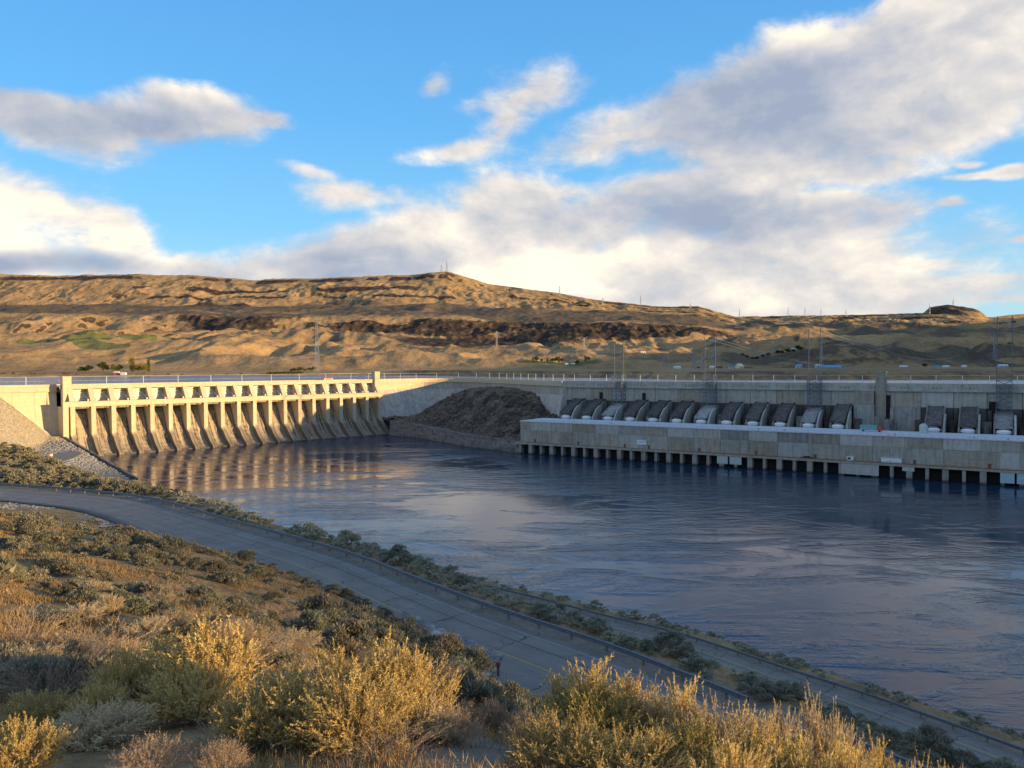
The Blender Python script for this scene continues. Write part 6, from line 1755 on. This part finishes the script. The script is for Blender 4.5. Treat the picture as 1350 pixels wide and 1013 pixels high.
# ------------------------------------------------------------------ stones
def stone(seed, sub=1):
    import bmesh
    bm = bmesh.new(); bmesh.ops.create_icosphere(bm, subdivisions=sub, radius=1.0)
    q = np.random.default_rng(seed); 
    for v in bm.verts: v.co = v.co * (0.72 + 0.5 * q.random())
    V = np.array([v.co[:] for v in bm.verts]); F = np.array([[w.index for w in f.verts] for f in bm.faces]); bm.free(); return V, F
ST = [stone(i, 1) for i in range(6)]
def scatter(name, label, P, sizes, mt, flat=0.7):
    Vs = []; Fs = []; n0 = 0
    for i, p in enumerate(P):
        V, F = ST[i % 6]; a = r.uniform(0, 6.28); ca, sa = math.cos(a), math.sin(a)
        W = V @ np.array([[ca, sa, 0], [-sa, ca, 0], [0, 0, 1]]) * sizes[i] * np.array([1.2, 0.9, flat]) + p
        Vs.append(W); Fs.append(F + n0); n0 += len(V)
    o = mesh_obj(name, np.concatenate(Vs), np.concatenate(Fs), mt); o['kind'] = 'stuff'; o['label'] = label; return o
def sample_px(poly_fn, N): pass
# bank stones left of the spillway
N = 9000
lx_ = r.uniform(-95, -19, N); ly_ = r.uniform(-158, 14, N); wx_, wy_ = to_world(lx_, ly_, SP_O, SP_A); z_ = ground_z(wx_, wy_)
z2, mk = ground_z(wx_, wy_, True)
g1 = (mk[:, 0] > 0.5) & (z_ > -0.5); w1 = (mk[:, 1] > 0.5) & (r.uniform(0, 1, N) < 0.8)
scatter('grey_riprap', 'grey riprap stones on the bank beside the dark training wall', np.column_stack([wx_, wy_, z_])[g1][:2600], r.uniform(0.35, 0.95, 2600), M['riprap'])
scatter('buff_riprap', 'buff stones on the sunlit bank under the abutment wall', np.column_stack([wx_, wy_, z_])[w1][:2200], r.uniform(0.3, 0.8, 2200), M['riprap_warm'])
# gravel strip on the near side of the upper road
i_ = r.integers(20, len(RAIL_U) - 6, 5200); dR = np.gradient(RAIL_U, axis=0); dR /= np.linalg.norm(dR, axis=1)[:, None]
off_ = r.uniform(12.4, 19, 5200); gp = RAIL_U[i_] + np.stack([dR[i_, 1], -dR[i_, 0]], 1) * off_[:, None]
msk = (fbm(gp[:, 0] / 7, gp[:, 1] / 7, 3, 12) > 0.42)
gp = gp[msk]; zz_ = ground_z(gp[:, 0], gp[:, 1])
scatter('roadside_gravel', 'loose grey stones along the near edge of the upper road', np.column_stack([gp, zz_]), r.uniform(0.10, 0.28, len(gp)), M['riprap'])
# tongue of gravel that juts on to the road beside the rusty barrier
tp = [pix(px, py, ROAD_Z)[:2] for px, py in ((530, 806), (560, 820), (610, 841), (648, 858), (661, 866), (655, 878), (632, 888), (590, 880), (545, 850))]
mesh_obj('gravel_bed', [(q[0], q[1], ROAD_Z + 0.05) for q in tp] + [(q[0], q[1], ROAD_Z - 0.4) for q in tp], [tuple(range(8, -1, -1))] + [(i, (i + 1) % 9, 9 + (i + 1) % 9, 9 + i) for i in range(9)], M['riprap'])['kind'] = 'structure'
tc_ = np.mean(tp, axis=0); gs = []
for i in range(1500):
    j = i % 9; a, b_ = tp[j], tp[(j + 1) % 9]; u, v = r.uniform(0, 1, 2)
    if u + v > 1: u, v = 1 - u, 1 - v
    q = tc_ + (a - tc_) * u + (b_ - tc_) * v; gs.append((q[0], q[1], ROAD_Z + 0.08))
scatter('roadside_gravel', 'tongue of grey blue stones jutting to the road beside the rusty barrier', np.array(gs), r.uniform(0.10, 0.24, 1500), M['riprap'])
# the shore of the mound and the bank toe
p_ = np.column_stack([r.uniform(-120, 30, 3000), r.uniform(570, 760, 3000)]); dsl, _q = line_dist(LOWW, p_[:, 0], p_[:, 1]); la2, lb2 = to_local(p_[:, 0], p_[:, 1], PH_O, PH_A)
kk = (dsl > 3.6) & (dsl < 16) & ~((la2 > -2) & (lb2 < 47)); p_ = p_[kk]
jx = np.clip(np.searchsorted(xs, p_[:, 0]), 0, len(xs) - 1); jy = np.clip(np.searchsorted(ys, p_[:, 1]), 0, len(ys) - 1)
scatter('mound_riprap', 'dark riprap blocks along the top of the curving river wall', np.column_stack([p_, ZM[jy, jx]]), r.uniform(0.5, 1.4, len(p_)), M['basaltrock'])
# bushes on the rock mound
for px, py, s, lab in ((721, 531, 5.2, 'green bush at the right shoulder of the rock mound'), (729, 535, 4.0, 'green bush just left of the first penstock'), (597, 517, 2.6, 'small dark bush on the left top of the rock mound'), (661, 511, 2.4, 'small dark bush on the crown of the rock mound'), (684, 513, 1.8, 'tiny bush right of the crown of the rock mound'), (521, 556, 3.0, 'olive bush at the far left end of the curving river wall')):
    D_ = {721: 652, 729: 640, 597: 752, 661: 700, 684: 690, 521: 722}[px]; x, y = at(px, D_)
    jx = int(np.clip(np.searchsorted(xs, x), 0, len(xs) - 1)); jy = int(np.clip(np.searchsorted(ys, y), 0, len(ys) - 1))
    o = bpy.data.objects.new('bush', SAGE[2 if px != 521 else 1]); C.objects.link(o); o.location = (x, y, ZM[jy, jx] - 0.3); o.scale = (s * 1.3, s * 1.1, s); tag(o, lab, 'bush')
# single pale boulders by the gravel strip
for px, py, s, lab in ((575, 829, 0.5, 'pale boulder on the gravel edge beside the road, farther one'), (583, 827, 0.35, 'small pale boulder right beside the farther pale one'), (636, 880, 0.55, 'pale boulder just above the rusty barrier'), (645, 874, 0.45, 'small tan boulder between the rusty barrier and the gravel')):
    p = pix(px, py + 6, ROAD_Z + 0.3); V, F = stone(px, 2)
    o = mesh_obj('boulder', V * s * np.array([1.2, 1.0, 0.8]), F, M['rock']); o.location = (p[0], p[1], max(gz(p[0], p[1]), 39.5) + s * 0.35); tag(o, lab, 'boulder')
# pale stones in the shore scrub
for i, (px, py) in enumerate(((525, 727), (535, 731), (548, 736), (560, 741))):
    p = pix(px, py + 6, ROAD_Z - 1.5); V, F = stone(px, 2)
    o = mesh_obj('boulder', V * 1.0 * np.array([1.6, 1.0, 0.6]), F, M['rock']); o.location = (p[0], p[1], gz(p[0], p[1]) + 0.4); tag(o, 'pale rock in the shore scrub, %s of the four in a row from the left' % ('first', 'second', 'third', 'fourth')[i], 'boulder', 'pale rocks in the shore scrub')
# rusty barrier at the drain
p = pix(643, 893, ROAD_Z - 0.2)
t = thing('drain_barrier', 'low rusty brown barrier on two legs at the gravel tip', 'barrier', (p[0], p[1], max(gz(p[0], p[1]), 38.8) + 0.1), -0.25)
b = MB(); b.box(-1.0, 1.0, -0.12, 0.12, 0.75, 1.05); b.build('rail', M['rust'], t)
for x in (-0.85, 0.85):
    b = MB(); b.box(x - 0.07, x + 0.07, -0.07, 0.07, -0.4, 0.75); b.build('leg', M['rust'], t)
